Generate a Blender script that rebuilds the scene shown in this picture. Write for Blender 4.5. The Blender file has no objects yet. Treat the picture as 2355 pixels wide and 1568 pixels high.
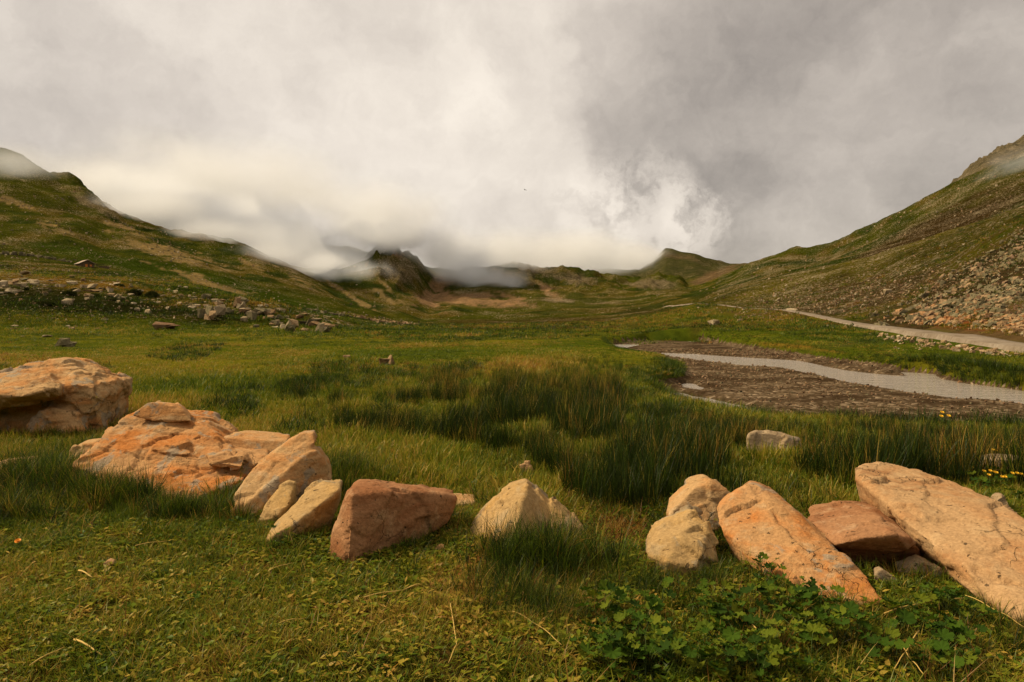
import bpy, bmesh, math, random
import numpy as np
from mathutils import Vector, Matrix

random.seed(7)
RNG = np.random.default_rng(11)

# ------------------------------------------------------------------ camera
W, H = 2354.0, 1568.0          # working picture grid
F = 1681.0                     # focal length in that grid
CX, HY = 1177.0, 738.0         # principal column, horizon row
EYE = 1.55
scene = bpy.context.scene
COL = scene.collection
cam_data = bpy.data.cameras.new('camera')
cam = bpy.data.objects.new('camera', cam_data)
COL.objects.link(cam)
cam.location = (0, 0, EYE)
cam.rotation_euler = (math.radians(90), 0, 0)
cam_data.sensor_width = 36.0
cam_data.lens = 36.0 * F / W
cam_data.shift_y = -(H / 2 - HY) / W
cam_data.clip_start = 0.05
cam_data.clip_end = 20000
scene.camera = cam

# ------------------------------------------------------------------ render settings
scene.view_settings.view_transform = 'Standard'
scene.view_settings.look = 'None'
scene.view_settings.gamma = 1.0
scene.view_settings.exposure = 1.8
scene.view_settings.use_curve_mapping = False
cy = scene.cycles
cy.use_denoising = True
try:
    cy.denoiser = 'OPENIMAGEDENOISE'
    cy.denoising_input_passes = 'RGB_ALBEDO_NORMAL'
except Exception:
    pass
cy.max_bounces = 16
cy.diffuse_bounces = 2
cy.glossy_bounces = 2
cy.transmission_bounces = 3
cy.transparent_max_bounces = 4
cy.volume_bounces = 14
cy.volume_max_steps = 64
cy.caustics_reflective = False
cy.caustics_refractive = False

# ------------------------------------------------------------------ node helper
class E:
    """a node socket with arithmetic"""
    def __init__(s, nt, sock): s.nt, s.s = nt, sock
    def _m(s, op, a, b=None, c=None):
        n = s.nt.nodes.new('ShaderNodeMath'); n.operation = op
        for i, v in enumerate((a, b, c)):
            if v is None: continue
            if isinstance(v, E): s.nt.links.new(v.s, n.inputs[i])
            else: n.inputs[i].default_value = v
        return E(s.nt, n.outputs[0])
    def __add__(s, o): return s._m('ADD', s, o)
    __radd__ = __add__
    def __mul__(s, o): return s._m('MULTIPLY', s, o)
    __rmul__ = __mul__
    def __sub__(s, o): return s._m('SUBTRACT', s, o)
    def __rsub__(s, o): return s._m('SUBTRACT', o, s)
    def __truediv__(s, o): return s._m('DIVIDE', s, o)
    def pow(s, o): return s._m('POWER', s, o)
    def max(s, o): return s._m('MAXIMUM', s, o)
    def min(s, o): return s._m('MINIMUM', s, o)
    def abs(s): return s._m('ABSOLUTE', s)
    def fract(s): return s._m('FRACT', s)
    def exp(s): return s._m('EXPONENT', s)
    def step(s, a, b):
        n = s.nt.nodes.new('ShaderNodeMapRange'); n.interpolation_type = 'SMOOTHSTEP'
        s.nt.links.new(s.s, n.inputs['Value'])
        n.inputs['From Min'].default_value = a; n.inputs['From Max'].default_value = b
        return E(s.nt, n.outputs[0])

class NT:
    def __init__(s, nt): s.nt = nt
    def new(s, t): return s.nt.nodes.new(t)
    def link(s, a, b): s.nt.links.new(a.s if isinstance(a, E) else a, b)
    def put(s, sock, v):
        if isinstance(v, E): s.nt.links.new(v.s, sock)
        elif v is not None: sock.default_value = v
    def coord(s, kind): return E(s.nt, s.new('ShaderNodeTexCoord').outputs[kind])
    def position(s): return E(s.nt, s.new('ShaderNodeNewGeometry').outputs['Position'])
    def attr(s, name, kind='GEOMETRY', out='Fac'):
        n = s.new('ShaderNodeAttribute'); n.attribute_name = name; n.attribute_type = kind
        return E(s.nt, n.outputs[out])
    def sep(s, v):
        n = s.new('ShaderNodeSeparateXYZ'); s.put(n.inputs[0], v)
        return [E(s.nt, o) for o in n.outputs]
    def comb(s, x, y, z):
        n = s.new('ShaderNodeCombineXYZ')
        for i, v in enumerate((x, y, z)): s.put(n.inputs[i], v)
        return E(s.nt, n.outputs[0])
    def vm(s, op, a, b=None, scale=None):
        n = s.new('ShaderNodeVectorMath'); n.operation = op
        s.put(n.inputs[0], a)
        if b is not None: s.put(n.inputs[1], b)
        if scale is not None: s.put(n.inputs['Scale'], scale)
        return E(s.nt, n.outputs['Value'] if op in ('DOT_PRODUCT', 'LENGTH') else n.outputs[0])
    def noise(s, vec, scale, detail=4, rough=0.55, dist=0.0, color=False):
        n = s.new('ShaderNodeTexNoise')
        s.put(n.inputs['Vector'], vec); n.inputs['Scale'].default_value = scale
        n.inputs['Detail'].default_value = detail; n.inputs['Roughness'].default_value = rough
        n.inputs['Distortion'].default_value = dist
        return E(s.nt, n.outputs['Color' if color else 'Fac'])
    def voronoi(s, vec, scale, feature='F1', out='Distance', rnd=1.0):
        n = s.new('ShaderNodeTexVoronoi'); n.feature = feature
        s.put(n.inputs['Vector'], vec); n.inputs['Scale'].default_value = scale
        n.inputs['Randomness'].default_value = rnd
        return E(s.nt, n.outputs[out])
    def mix(s, fac, a, b, blend='MIX'):
        n = s.new('ShaderNodeMix'); n.data_type = 'RGBA'; n.blend_type = blend
        n.clamp_factor = True
        s.put(n.inputs[0], fac)
        for sock, v in ((n.inputs[6], a), (n.inputs[7], b)):
            if isinstance(v, E): s.link(v, sock)
            else: sock.default_value = (*v, 1.0) if len(v) == 3 else v
        return E(s.nt, n.outputs[2])
    def ramp(s, fac, stops):
        n = s.new('ShaderNodeValToRGB'); s.put(n.inputs[0], fac)
        el = n.color_ramp.elements
        while len(el) < len(stops): el.new(0.5)
        for e, (p, c) in zip(el, stops):
            e.position = p; e.color = (*c, 1.0)
        return E(s.nt, n.outputs[0])
    def bump(s, h, strength, dist):
        n = s.new('ShaderNodeBump'); s.put(n.inputs['Height'], h)
        n.inputs['Strength'].default_value = strength; n.inputs['Distance'].default_value = dist
        return E(s.nt, n.outputs[0])

def new_mat(name):
    m = bpy.data.materials.new(name); m.use_nodes = True
    m.node_tree.nodes.clear()
    t = NT(m.node_tree)
    out = t.new('ShaderNodeOutputMaterial')
    return m, t, out
def principled(t, out, color, rough=0.9, normal=None, spec=0.2):
    b = t.new('ShaderNodeBsdfPrincipled')
    if isinstance(color, E): t.link(color, b.inputs['Base Color'])
    else: b.inputs['Base Color'].default_value = (*color, 1)
    t.put(b.inputs['Roughness'], rough)
    b.inputs['Specular IOR Level'].default_value = spec
    if normal is not None: t.link(normal, b.inputs['Normal'])
    t.link(b.outputs[0], out.inputs['Surface'])
    return b

def ray(px, py):
    v = Vector(((px - CX) / F, 1.0, (HY - py) / F)); v.normalize(); return v

# ------------------------------------------------------------------ sky
SUN_EL, SUN_AZ = math.radians(44), math.radians(-78)   # azimuth clockwise from +Y: light comes from the left
world = bpy.data.worlds.new('World'); scene.world = world; world.use_nodes = True
world.node_tree.nodes.clear()
w = NT(world.node_tree)
wo = w.new('ShaderNodeOutputWorld'); bg = w.new('ShaderNodeBackground')
bg.inputs['Strength'].default_value = 0.1
w.link(bg.outputs[0], wo.inputs['Surface'])
sky = w.new('ShaderNodeTexSky'); sky.sky_type = 'NISHITA'; sky.sun_disc = False
sky.sun_elevation = SUN_EL; sky.sun_rotation = SUN_AZ
d = w.coord('Generated')
n1 = w.noise(d, 2.6, 6, 0.55, color=True); n2 = w.noise(d, 7.0, 7, 0.6, color=True); n3 = w.noise(d, 21.0, 6, 0.6, color=True)
half = (0.5, 0.5, 0.5)
dw = w.vm('ADD', d, w.vm('SCALE', w.vm('SUBTRACT', n1, half), scale=0.16))
dw = w.vm('ADD', dw, w.vm('SCALE', w.vm('SUBTRACT', n2, half), scale=0.13))
dw = w.vm('ADD', dw, w.vm('SCALE', w.vm('SUBTRACT', n3, half), scale=0.05))
def blob(px, py, rad_px, soft=1.0):
    """soft disc of cloud light/shade round one direction of the sky"""
    c = ray(px, py)
    dot = w.vm('DOT_PRODUCT', dw, tuple(c))
    dist = w.vm('LENGTH', w.vm('SUBTRACT', dw, tuple(c)))
    r = rad_px / F
    return dist.step(r * (1 + 0.9 * soft), r * (1 - 0.75 * soft))
sep = w.sep(d)
plane = w.comb(sep[0] / (sep[2].abs() + 0.22), sep[1] / (sep[2].abs() + 0.22), 0.0)
nA = w.noise(plane, 1.6, 6, 0.55, 0.3)
nB = w.noise(dw, 5.0, 5, 0.6)
nC = w.noise(dw, 13.0, 6, 0.6)
lum = 0.372 + (nA - 0.5) * 0.14 + (nB - 0.5) * 0.30 + (nC - 0.5) * 0.13
lum = lum + blob(1020, 30, 470, 0.75) * 0.085 + blob(1040, 320, 150, 0.6) * 0.04 + blob(500, 230, 340) * 0.035
lum = lum + (blob(1430, 485, 110, 0.8) * 0.15 + blob(1590, 490, 70, 0.8) * 0.17) * nC.step(0.38, 0.60)
lum = lum - blob(1880, 170, 500, 0.25) * 0.115 - blob(1600, 300, 250, 0.35) * 0.035 - blob(250, 420, 200) * 0.02
lum = lum + blob(2050, 430, 230) * 0.04
lum = lum.max(0.15)
warm = w.ramp(lum, [(0.2, (1.0, 0.865, 0.735)), (0.6, (1.0, 0.90, 0.77))])
cl = w.vm('SCALE', warm, scale=lum * 4.95)
full = w.mix(0.975, E(w.nt, sky.outputs[0]), cl)
w.link(full, bg.inputs['Color'])

# ------------------------------------------------------------------ sun
sd = bpy.data.lights.new('sun', 'SUN'); sd.energy = 1.5; sd.angle = math.radians(11)
sd.color = (1.0, 0.83, 0.58)
sun = bpy.data.objects.new('sun', sd); COL.objects.link(sun)
sv = Vector((math.sin(SUN_AZ) * math.cos(SUN_EL), math.cos(SUN_AZ) * math.cos(SUN_EL), math.sin(SUN_EL)))
sun.rotation_euler = (-sv).to_track_quat('-Z', 'Y').to_euler()

# ------------------------------------------------------------------ numeric noise
def _h(ix, iy, iz, seed):
    n = (ix.astype(np.int64) * 374761393 + iy.astype(np.int64) * 668265263 + iz.astype(np.int64) * 2147483647 + seed * 1274126177) & 0xffffffff
    n = ((n ^ (n >> 13)) * 1274126177) & 0xffffffff
    n = ((n ^ (n >> 15)) * 2246822519) & 0xffffffff
    return ((n ^ (n >> 16)) & 0xffffff) / float(0xffffff)
def vn2(x, y, seed=0):
    ix, iy = np.floor(x), np.floor(y); fx, fy = x - ix, y - iy
    ux, uy = fx * fx * fx * (fx * (fx * 6 - 15) + 10), fy * fy * fy * (fy * (fy * 6 - 15) + 10)
    z = np.zeros_like(ix)
    a, b = _h(ix, iy, z, seed), _h(ix + 1, iy, z, seed)
    c, e = _h(ix, iy + 1, z, seed), _h(ix + 1, iy + 1, z, seed)
    return (a + (b - a) * ux) * (1 - uy) + (c + (e - c) * ux) * uy
def fbm2(x, y, oct=4, seed=0, rough=0.5):
    s, a, t = 0.0, 1.0, 0.0
    for o in range(oct):
        s = s + a * vn2(x * 2 ** o + 17.3 * o, y * 2 ** o - 9.1 * o, seed + o); t += a; a *= rough
    return s / t - 0.5
def ridge2(x, y, oct=4, seed=0):
    s, a, t = 0.0, 1.0, 0.0
    for o in range(oct):
        s = s + a * (1 - np.abs(2 * vn2(x * 2 ** o + 5.3 * o, y * 2 ** o + 3.7 * o, seed + o) - 1)); t += a; a *= 0.5
    return s / t - 0.5
def vn3(p, seed=0):
    i = np.floor(p); f = p - i; u = f * f * f * (f * (f * 6 - 15) + 10)
    r = 0
    for dx in (0, 1):
        for dy in (0, 1):
            for dz in (0, 1):
                wgt = (u[:, 0] if dx else 1 - u[:, 0]) * (u[:, 1] if dy else 1 - u[:, 1]) * (u[:, 2] if dz else 1 - u[:, 2])
                r = r + wgt * _h(i[:, 0] + dx, i[:, 1] + dy, i[:, 2] + dz, seed)
    return r
def fbm3(p, oct=4, seed=0, rough=0.5):
    s, a, t = 0.0, 1.0, 0.0
    for o in range(oct):
        s = s + a * vn3(p * 2 ** o + 13.7 * o, seed + o); t += a; a *= rough
    return s / t - 0.5
def sst(x, a, b):
    t = np.clip((x - a) / (b - a), 0, 1); return t * t * (3 - 2 * t)
def sdf_poly(x, y, poly):
    """signed distance to a polygon, negative inside"""
    x, y = np.asarray(x, float), np.asarray(y, float)
    dmin = np.full(x.shape, 1e18); inside = np.zeros(x.shape, bool)
    n = len(poly)
    for i in range(n):
        ax, ay = poly[i]; bx, by = poly[(i + 1) % n]
        ex, ey = bx - ax, by - ay
        t = np.clip(((x - ax) * ex + (y - ay) * ey) / (ex * ex + ey * ey + 1e-12), 0, 1)
        dmin = np.minimum(dmin, (x - ax - t * ex) ** 2 + (y - ay - t * ey) ** 2)
        cond = ((ay > y) != (by > y)) & (x < ex * (y - ay) / (ey + 1e-12) + ax)
        inside ^= cond
    return np.where(inside, -1, 1) * np.sqrt(dmin)

def at(px, py, Y): return Vector(((px - CX) / F * Y, Y, EYE + (HY - py) / F * Y))
def flat(px, py, z=0.0):
    Y = (EYE - z) * F / (py - HY); return ((px - CX) / F * Y, Y)

# ------------------------------------------------------------------ terrain
PX0, PX1 = -400.0, 2754.0
TAN = (CX - PX0) / F
# break lines of the land: (column, row, distance)
ROAD = [(1470, 692, 480), (1540, 693, 420), (1600, 697, 350), (1650, 701, 290), (1700, 708, 240), (1760, 711, 200), (1800, 713, 180), (1850, 722, 140), (1900, 733, 110),
        (1950, 744, 90), (2000, 753, 76), (2050, 760, 66), (2100, 768, 58), (2150, 775, 52), (2200, 782, 48), (2250, 791, 43), (2300, 799, 40), (2354, 806, 38), (2500, 830, 31), (2754, 875, 24)]
L = [
 [(-400, 790, 40), (0, 790, 40), (1500, 800, 40), (1900, 800, 38), (2200, 830, 26), (2754, 900, 15)],
 [(-400, 748, 70), (0, 752, 80), (400, 757, 85), (770, 757, 100), (900, 750, 200), (1000, 746, 300), (1200, 744, 330), (1400, 738, 340), (1500, 722, 345)] + ROAD[2:],
 [(-400, 600, 130), (0, 628, 150), (300, 652, 150), (550, 688, 140), (690, 725, 130), (760, 746, 128), (850, 746, 240), (960, 742, 400), (1050, 716, 600), (1200, 707, 640), (1400, 700, 600), (1500, 705, 470), (1600, 694, 390),
  (1650, 692, 330), (1700, 697, 290), (1800, 692, 265), (1900, 680, 240), (2000, 660, 200), (2100, 625, 170), (2200, 580, 150), (2354, 498, 130), (2754, 330, 100)],
 [(-400, 560, 350), (0, 607, 375), (180, 614, 385), (400, 640, 385), (600, 690, 370), (760, 718, 380), (850, 727, 420), (960, 735, 500), (1050, 702, 700), (1200, 690, 750), (1350, 690, 720), (1500, 690, 620), (1600, 682, 500),
  (1640, 674, 450), (1720, 655, 430), (1800, 636, 420), (1900, 614, 400), (2000, 592, 380), (2100, 562, 350), (2200, 532, 330), (2300, 502, 300), (2354, 482, 290), (2754, 300, 220)],
 [(-400, 440, 500), (0, 505, 520), (300, 562, 520), (600, 628, 540), (800, 685, 580), (880, 692, 620), (950, 690, 680), (1000, 690, 800), (1050, 672, 850), (1150, 655, 900), (1300, 660, 900), (1450, 672, 950), (1550, 675, 900),
  (1600, 678, 700), (1640, 673, 530), (1720, 652, 510), (1800, 634, 500), (1900, 612, 480), (2000, 591, 460), (2100, 562, 430), (2200, 532, 410), (2300, 500, 380), (2354, 478, 370), (2754, 280, 290)],
 [(-400, 190, 830), (0, 352, 800), (80, 382, 790), (160, 422, 770), (215, 455, 750), (270, 483, 730), (330, 505, 710), (400, 530, 700), (500, 558, 700), (560, 572, 700), (640, 600, 720), (700, 618, 740), (780, 622, 780), (830, 600, 820), (870, 572, 850),
  (900, 568, 860), (930, 578, 880), (960, 597, 900), (985, 622, 920), (1000, 640, 930), (1040, 628, 960), (1080, 612, 1000), (1130, 604, 1050), (1200, 606, 1100), (1250, 621, 1100), (1320, 628, 1100), (1400, 640, 1150), (1450, 650, 1200), (1480, 652, 1200),
  (1520, 639, 1250), (1560, 644, 1250), (1582, 668, 1100), (1640, 657, 950), (1676, 643, 930), (1750, 607, 950), (1790, 589, 980), (1830, 575, 1000), (1860, 576, 980), (1910, 569, 950), (1960, 545, 900), (2040, 500, 850), (2100, 470, 820), (2180, 430, 800),
  (2220, 412, 800), (2300, 378, 780), (2354, 355, 780), (2754, 200, 700)],
 [(-400, 230, 1000), (0, 400, 980), (215, 500, 920), (400, 560, 900), (560, 590, 900), (780, 640, 960), (870, 590, 1020), (1000, 655, 1150), (1130, 640, 1300), (1330, 642, 1500), (1480, 655, 1550), (1560, 655, 1550), (1600, 652, 1500), (1640, 637, 1650), (1700, 617, 1800),
  (1750, 620, 1500), (1830, 610, 1300), (1910, 600, 1150), (2040, 530, 1020), (2220, 440, 960), (2354, 370, 930), (2754, 230, 850)],
 [(-400, 250, 1500), (0, 430, 1350), (200, 480, 1300), (280, 452, 1300), (350, 458, 1320), (450, 505, 1350), (600, 550, 1500), (800, 565, 1500), (1000, 620, 1500), (1200, 640, 1900), (1330, 626, 2100), (1400, 622, 2200), (1470, 621, 2350), (1500, 600, 2480), (1530, 572, 2500),
  (1545, 572, 2500), (1560, 576, 2500), (1600, 583, 2500), (1680, 606, 2500), (1740, 608, 2450), (1800, 620, 2300), (1910, 620, 1900), (2100, 500, 1300), (2180, 440, 1200), (2215, 412, 1180), (2250, 386, 1170), (2300, 356, 1160), (2354, 335, 1150), (2754, 150, 1100)],
 [(-400, 380, 2200), (600, 600, 2400), (1200, 690, 3200), (1540, 650, 3400), (1900, 660, 3000), (2354, 450, 1900), (2754, 300, 1900)],
 [(-400, 560, 5000), (1500, 700, 5000), (2754, 600, 5000)],
]
BED = [flat(*p, -0.45) for p in [(1400, 790), (1470, 786), (1508, 779), (1602, 782), (1708, 800), (1879, 825), (2067, 849), (2163, 857), (2172, 869), (2354, 892), (2754, 955), (2754, 1080), (2354, 990), (2100, 978),
       (1900, 966), (1750, 955), (1600, 936), (1490, 905), (1500, 890), (1574, 872), (1572, 850), (1540, 830), (1500, 815), (1420, 803)]]
WATERS = [[flat(*p, -0.52) for p in q] for q in (
    [(1510, 811), (1585, 813), (1716, 822), (1835, 829), (1936, 848), (2023, 859), (2085, 864), (2060, 853), (2163, 859), (2172, 872), (2354, 894), (2754, 958), (2754, 1040), (2354, 936), (2242, 924), (2067, 902), (1944, 882), (1892, 867), (1804, 849), (1695, 843), (1629, 834), (1541, 821)],
    [(1400, 792), (1475, 792), (1440, 801), (1412, 800)],
    [(1508, 780), (1602, 784), (1598, 788), (1540, 784)],
    [(1560, 881), (1590, 880), (1622, 893), (1612, 900), (1575, 897)],
    [(1480, 903), (1540, 900), (1600, 912), (1680, 925), (1760, 942), (1740, 956), (1600, 938), (1490, 912)])]
BAR = [flat(*p, -0.45) for p in [(1860, 838), (1936, 852), (2030, 862), (2090, 865), (2040, 853), (1940, 838)]]

def land(x, y, want=False):
    x = np.asarray(x, float); y = np.asarray(y, float)
    r = np.hypot(x, y); inside = (y > 0) & (np.abs(x) <= TAN * y)
    ys = np.where(inside, y, r / math.hypot(1, TAN)); ys = np.maximum(ys, 1e-3)
    px = np.where(inside, CX + F * x / np.maximum(y, 1e-6), np.where(x > 0, PX1, PX0))
    Ys, Zs = [], []
    for ln in L:
        a = np.array(ln, float)
        Yk = np.interp(px, a[:, 0], a[:, 2]); pk = np.interp(px, a[:, 0], a[:, 1])
        Ys.append(Yk); Zs.append(EYE + (HY - pk) / F * Yk)
    z = np.zeros_like(x); Z0 = np.zeros_like(x); Zs[0] = np.zeros_like(x)
    for k in range(len(L) - 1):
        t = np.clip((ys - Ys[k]) / (Ys[k + 1] - Ys[k]), 0, 1)
        t = 0.65 * t + 0.35 * t * t * (3 - 2 * t)
        z = z + (Zs[k + 1] - Zs[k]) * t
    # relief
    near = 1 - sst(ys, 30, 90)
    z = z + near * (0.14 * fbm2(x / 5.0, y / 5.0, 3, 3) + 0.10 * fbm2(x / 0.9, y / 0.9, 3, 5) * (1 - 0.6 * sst(ys, 8, 20)))
    hill = sst(ys, Ys[1] * 1.0, Ys[1] * 1.5 + 20)
    z = z + hill * (1.2 * fbm2(x / 14, y / 14, 4, 21) + 4.0 * fbm2(x / 60, y / 60, 4, 22)) * sst(ys, 60, 260)
    far = sst(ys, 420, 800)
    z = z + far * (16 * fbm2(x / 160, y / 160, 5, 31, 0.55) + 12 * ridge2(x / 120, y / 120, 4, 35))
    z = z + (1 - far) * hill * 1.5 * ridge2(x / 30, y / 30, 3, 36) * sst(ys, 90, 200)
    knoll = np.exp(-((px - 350) / 420) ** 2) * sst(ys, 75, 100) * (1 - sst(ys, 170, 260))
    z = z + knoll * (1.3 * fbm2(x / 6, y / 6, 4, 41, 0.6))
    crag = (np.exp(-((px - 905) / 75) ** 2) * sst(ys, 640, 760) + 0.75 * np.exp(-((px - 1300) / 190) ** 2) * sst(ys, 760, 900) + 0.6 * np.exp(-((px - 1515) / 60) ** 2) * sst(ys, 900, 1050)
            + 0.6 * np.exp(-((px - 210) / 90) ** 2) * sst(ys, 600, 680) + 0.4 * np.exp(-((px - 470) / 120) ** 2) * sst(ys, 600, 660)) * (1 - sst(ys, 1250, 1400)) + 0.8 * (px > 2150) * sst(ys, 1000, 1120)
    z = z + crag * (22 * ridge2(x / 48, y / 62, 4, 91) + 15 * ridge2(x / 17, y / 22, 3, 92))
    gl_ = ridge2((x * 0.8 + y * 0.6) / 55 + 0.5 * fbm2(x / 70, y / 70, 2, 94), (x * 0.6 - y * 0.8) / 320, 3, 93)
    z = z - sst(ys, 330, 520) * (1 - sst(ys, 1200, 1400)) * 9 * gl_
    # stream bed
    sel = (ys > 6) & (ys < 75) & inside
    if np.any(sel):
        xs, yy = x[sel], y[sel]
        wob = 0.5 * fbm2(xs / 1.6, yy / 1.6, 3, 51)
        dd = sdf_poly(xs, yy, BED) + wob
        low = np.zeros_like(xs)      # the bank on the camera's side runs out low and flat
        for kf, wf in ((1.05, 1.0), (1.10, 0.85), (1.18, 0.6), (1.28, 0.35), (1.4, 0.15)):
            low = np.maximum(low, wf * sst(sdf_poly(xs * kf, yy * kf, BED), 0.6, -0.4))
        low = low * (1 - 0.7 * sst(yy, 17, 19) * (1 - sst(yy, 27, 32)) * (xs < 7.5))
        z[sel] = z[sel] - 0.40 * low * (dd > -0.3)
        m = sst(dd, 0.55, -0.35)
        bed = -0.42 + 0.10 * fbm2(xs / 2.2, yy / 2.2, 4, 52) + 0.05 * fbm2(xs / 0.4, yy / 0.4, 2, 53)
        wet = np.full(xs.shape, 1e9)
        for q in WATERS: wet = np.minimum(wet, sdf_poly(xs, yy, q))
        wet = wet + 0.35 * fbm2(xs / 1.1, yy / 1.1, 3, 54)
        bed = bed - 0.26 * sst(wet, 0.30, -0.5)
        bed = bed + 0.10 * sst(sdf_poly(xs, yy, BAR), 0.4, -0.3)
        z[sel] = z[sel] * (1 - m) + bed * m
        sd_ = np.full(x.shape, 1e9); sd_[sel] = dd
    else: sd_ = np.full(x.shape, 1e9)
    if want: return z, px, ys, Ys, sd_
    return z

rows = np.concatenate([np.geomspace(0.7, 3, 10, endpoint=False), np.geomspace(3, 10, 80, endpoint=False), np.geomspace(10, 60, 190, endpoint=False), np.geomspace(60, 420, 120, endpoint=False),
                       np.geomspace(420, 1300, 120, endpoint=False), np.geomspace(1300, 5000, 46)])
pcols = np.linspace(PX0, PX1, 820)
ang0 = math.atan(TAN)
outer = np.linspace(ang0, 2 * math.pi - ang0, 92)[1:-1]
R_, C_ = len(rows), len(pcols) + len(outer)
GX = np.empty((R_, C_)); GY = np.empty((R_, C_))
n_in = len(pcols)
GX[:, :n_in] = (pcols[None, :] - CX) / F * rows[:, None]; GY[:, :n_in] = rows[:, None]
rr = rows[:, None] * math.hypot(1, TAN)
GX[:, n_in:] = np.sin(outer)[None, :] * rr; GY[:, n_in:] = np.cos(outer)[None, :] * rr
gz, gpx, gys, gY, gsd = land(GX.ravel(), GY.ravel(), True)
GZ = gz.reshape(R_, C_)
PYg = HY - F * (GZ[:, :n_in] - EYE) / rows[:, None]
PYmin = np.minimum.accumulate(PYg, axis=0)
def ground_hit(px, py):
    """where the line of sight of a picture point first meets the land -> x, y, z"""
    c = int(np.clip(round((px - PX0) / (PX1 - PX0) * (n_in - 1)), 0, n_in - 1))
    k = int(np.argmax(PYmin[:, c] <= py))
    if PYmin[k, c] > py: return None
    if k == 0: Y = rows[0]
    else:
        a, b = PYmin[k - 1, c], PYmin[k, c]
        Y = rows[k - 1] + (rows[k] - rows[k - 1]) * (a - py) / max(a - b, 1e-9)
    x = (px - CX) / F * Y
    return x, Y, EYE + (HY - max(py, PYmin[k, c])) / F * Y

# --- colours of the land, by what grows or lies there
gpy = HY - F * (gz - EYE) / np.maximum(gys, 1e-3)
gx, gy = GX.ravel(), GY.ravel()
nz1 = fbm2(gx / 22, gy / 22, 5, 61); nz2 = fbm2(gx / 90, gy / 90, 4, 62); nz3 = fbm2(gx / 4, gy / 4, 4, 63)
def lin(c): return np.array(c, float)
col = np.empty((gx.size, 3))
def blend(mask, c):
    global col
    m = np.clip(mask, 0, 1)[:, None]; col = col * (1 - m) + lin(c)[None, :] * m
col[:] = (0.060, 0.078, 0.006)
blend(sst(nz1, -0.05, 0.22), (0.125, 0.115, 0.010))
blend(sst(nz3, 0.02, 0.25) * 0.7, (0.036, 0.055, 0.008))
hillm = sst(gys, 75, 140)
blend(hillm * 0.75, (0.060, 0.061, 0.007))
blend(hillm * sst(nz1 + nz2, -0.02, 0.22), (0.105, 0.080, 0.014))
blend(hillm * sst(-nz1 + 0.6 * nz2, 0.02, 0.20) * 0.8, (0.026, 0.042, 0.008))
_RAG = [1.6 * fbm2(gx / 28, gy / 28, 4, 71 + k) + 1.0 * fbm2(gx / 5, gy / 9, 3, 81 + k) for k in range(4)]
def pm(cx_, cy_, rx, ry, rot=0, y0=50, y1=1e9, rag=0.6, seed=0):
    """patch of ground, ragged edge"""
    c, s = math.cos(math.radians(rot)), math.sin(math.radians(rot))
    dx, dy = gpx - cx_, gpy - cy_
    u, v = (dx * c + dy * s) / rx, (-dx * s + dy * c) / ry
    q = 1 - np.sqrt(u * u + v * v) + rag * _RAG[seed % 4]
    return sst(q, 0.0, 0.55) * (gys > y0) * (gys < y1)
TAN_C, PINK, ROCK, BROWN, GOLD, DARK, LUSH = (0.30, 0.205, 0.095), (0.30, 0.18, 0.105), (0.155, 0.115, 0.066), (0.052, 0.030, 0.013), (0.19, 0.105, 0.02), (0.020, 0.020, 0.006), (0.036, 0.056, 0.005)
rockmask = np.zeros(gx.size)
# left side: knoll, hut meadow, stony streaks
blend(pm(150, 648, 420, 14, 6, 60, 260, 0.5, 1) * 0.8, GOLD)
blend(pm(600, 700, 190, 14, 20, 60, 200, 0.5, 2) * 0.8, GOLD)
blend(pm(150, 695, 520, 34, 6, 60, 200, 0.6, 3) * 0.85, DARK)
blend(pm(420, 640, 480, 34, 14, 160, 460, 0.4, 4) * 0.9, LUSH)
for k, (a, b, rx, ry, rot) in enumerate([(137, 526, 62, 9, 16), (383, 578, 105, 13, 17), (470, 648, 92, 9, 18), (660, 626, 60, 6, 28), (770, 657, 36, 5, 30), (886, 682, 26, 5, 36), (300, 528, 60, 7, 24), (560, 600, 40, 7, 24), (50, 470, 60, 6, 20), (870, 640, 60, 5, 45), (820, 690, 40, 4, 30)]):
    blend(pm(a, b, rx, ry, rot, 280, 1400, 1.9, 10 + k) * 0.8, TAN_C)
for k, (a, b, rx, ry, rot) in enumerate([(215, 470, 85, 17, 22), (450, 543, 75, 13, 12), (590, 590, 45, 14, 25), (660, 610, 60, 14, 20)]):
    m = pm(a, b, rx, ry, rot, 450, 1000, 0.6, 30 + k); blend(m * 0.85, ROCK); rockmask = np.maximum(rockmask, m)
# head of the valley
blend(pm(1250, 690, 330, 34, 0, 450, 1300, 0.5, 39) * 0.5, (0.095, 0.085, 0.018))
for k, (a, b, rx, ry, rot) in enumerate([(920, 622, 62, 34, 10), (870, 540, 70, 30, 30), (1320, 640, 55, 17, 8), (1235, 620, 60, 12, 8), (1500, 652, 62, 14, 2), (1150, 640, 60, 22, 0), (1040, 640, 40, 20, 20), (1280, 690, 50, 7, 3), (1400, 700, 70, 8, 2)]):
    m = pm(a, b, rx, ry, rot, 600, 1400, 0.6, 40 + k); blend(m * 0.85, ROCK); rockmask = np.maximum(rockmask, m)
for k, (a, b, rx, ry, rot) in enumerate([(1070, 690, 125, 22, 3), (1010, 660, 30, 32, -25), (915, 585, 42, 10, 30), (1190, 690, 45, 9, 20), (1260, 668, 30, 14, 40), (985, 695, 40, 9, 30)]):
    blend(pm(a, b, rx, ry, rot, 500, 1400, 1.0, 60 + k) * 0.9, PINK)
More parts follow.
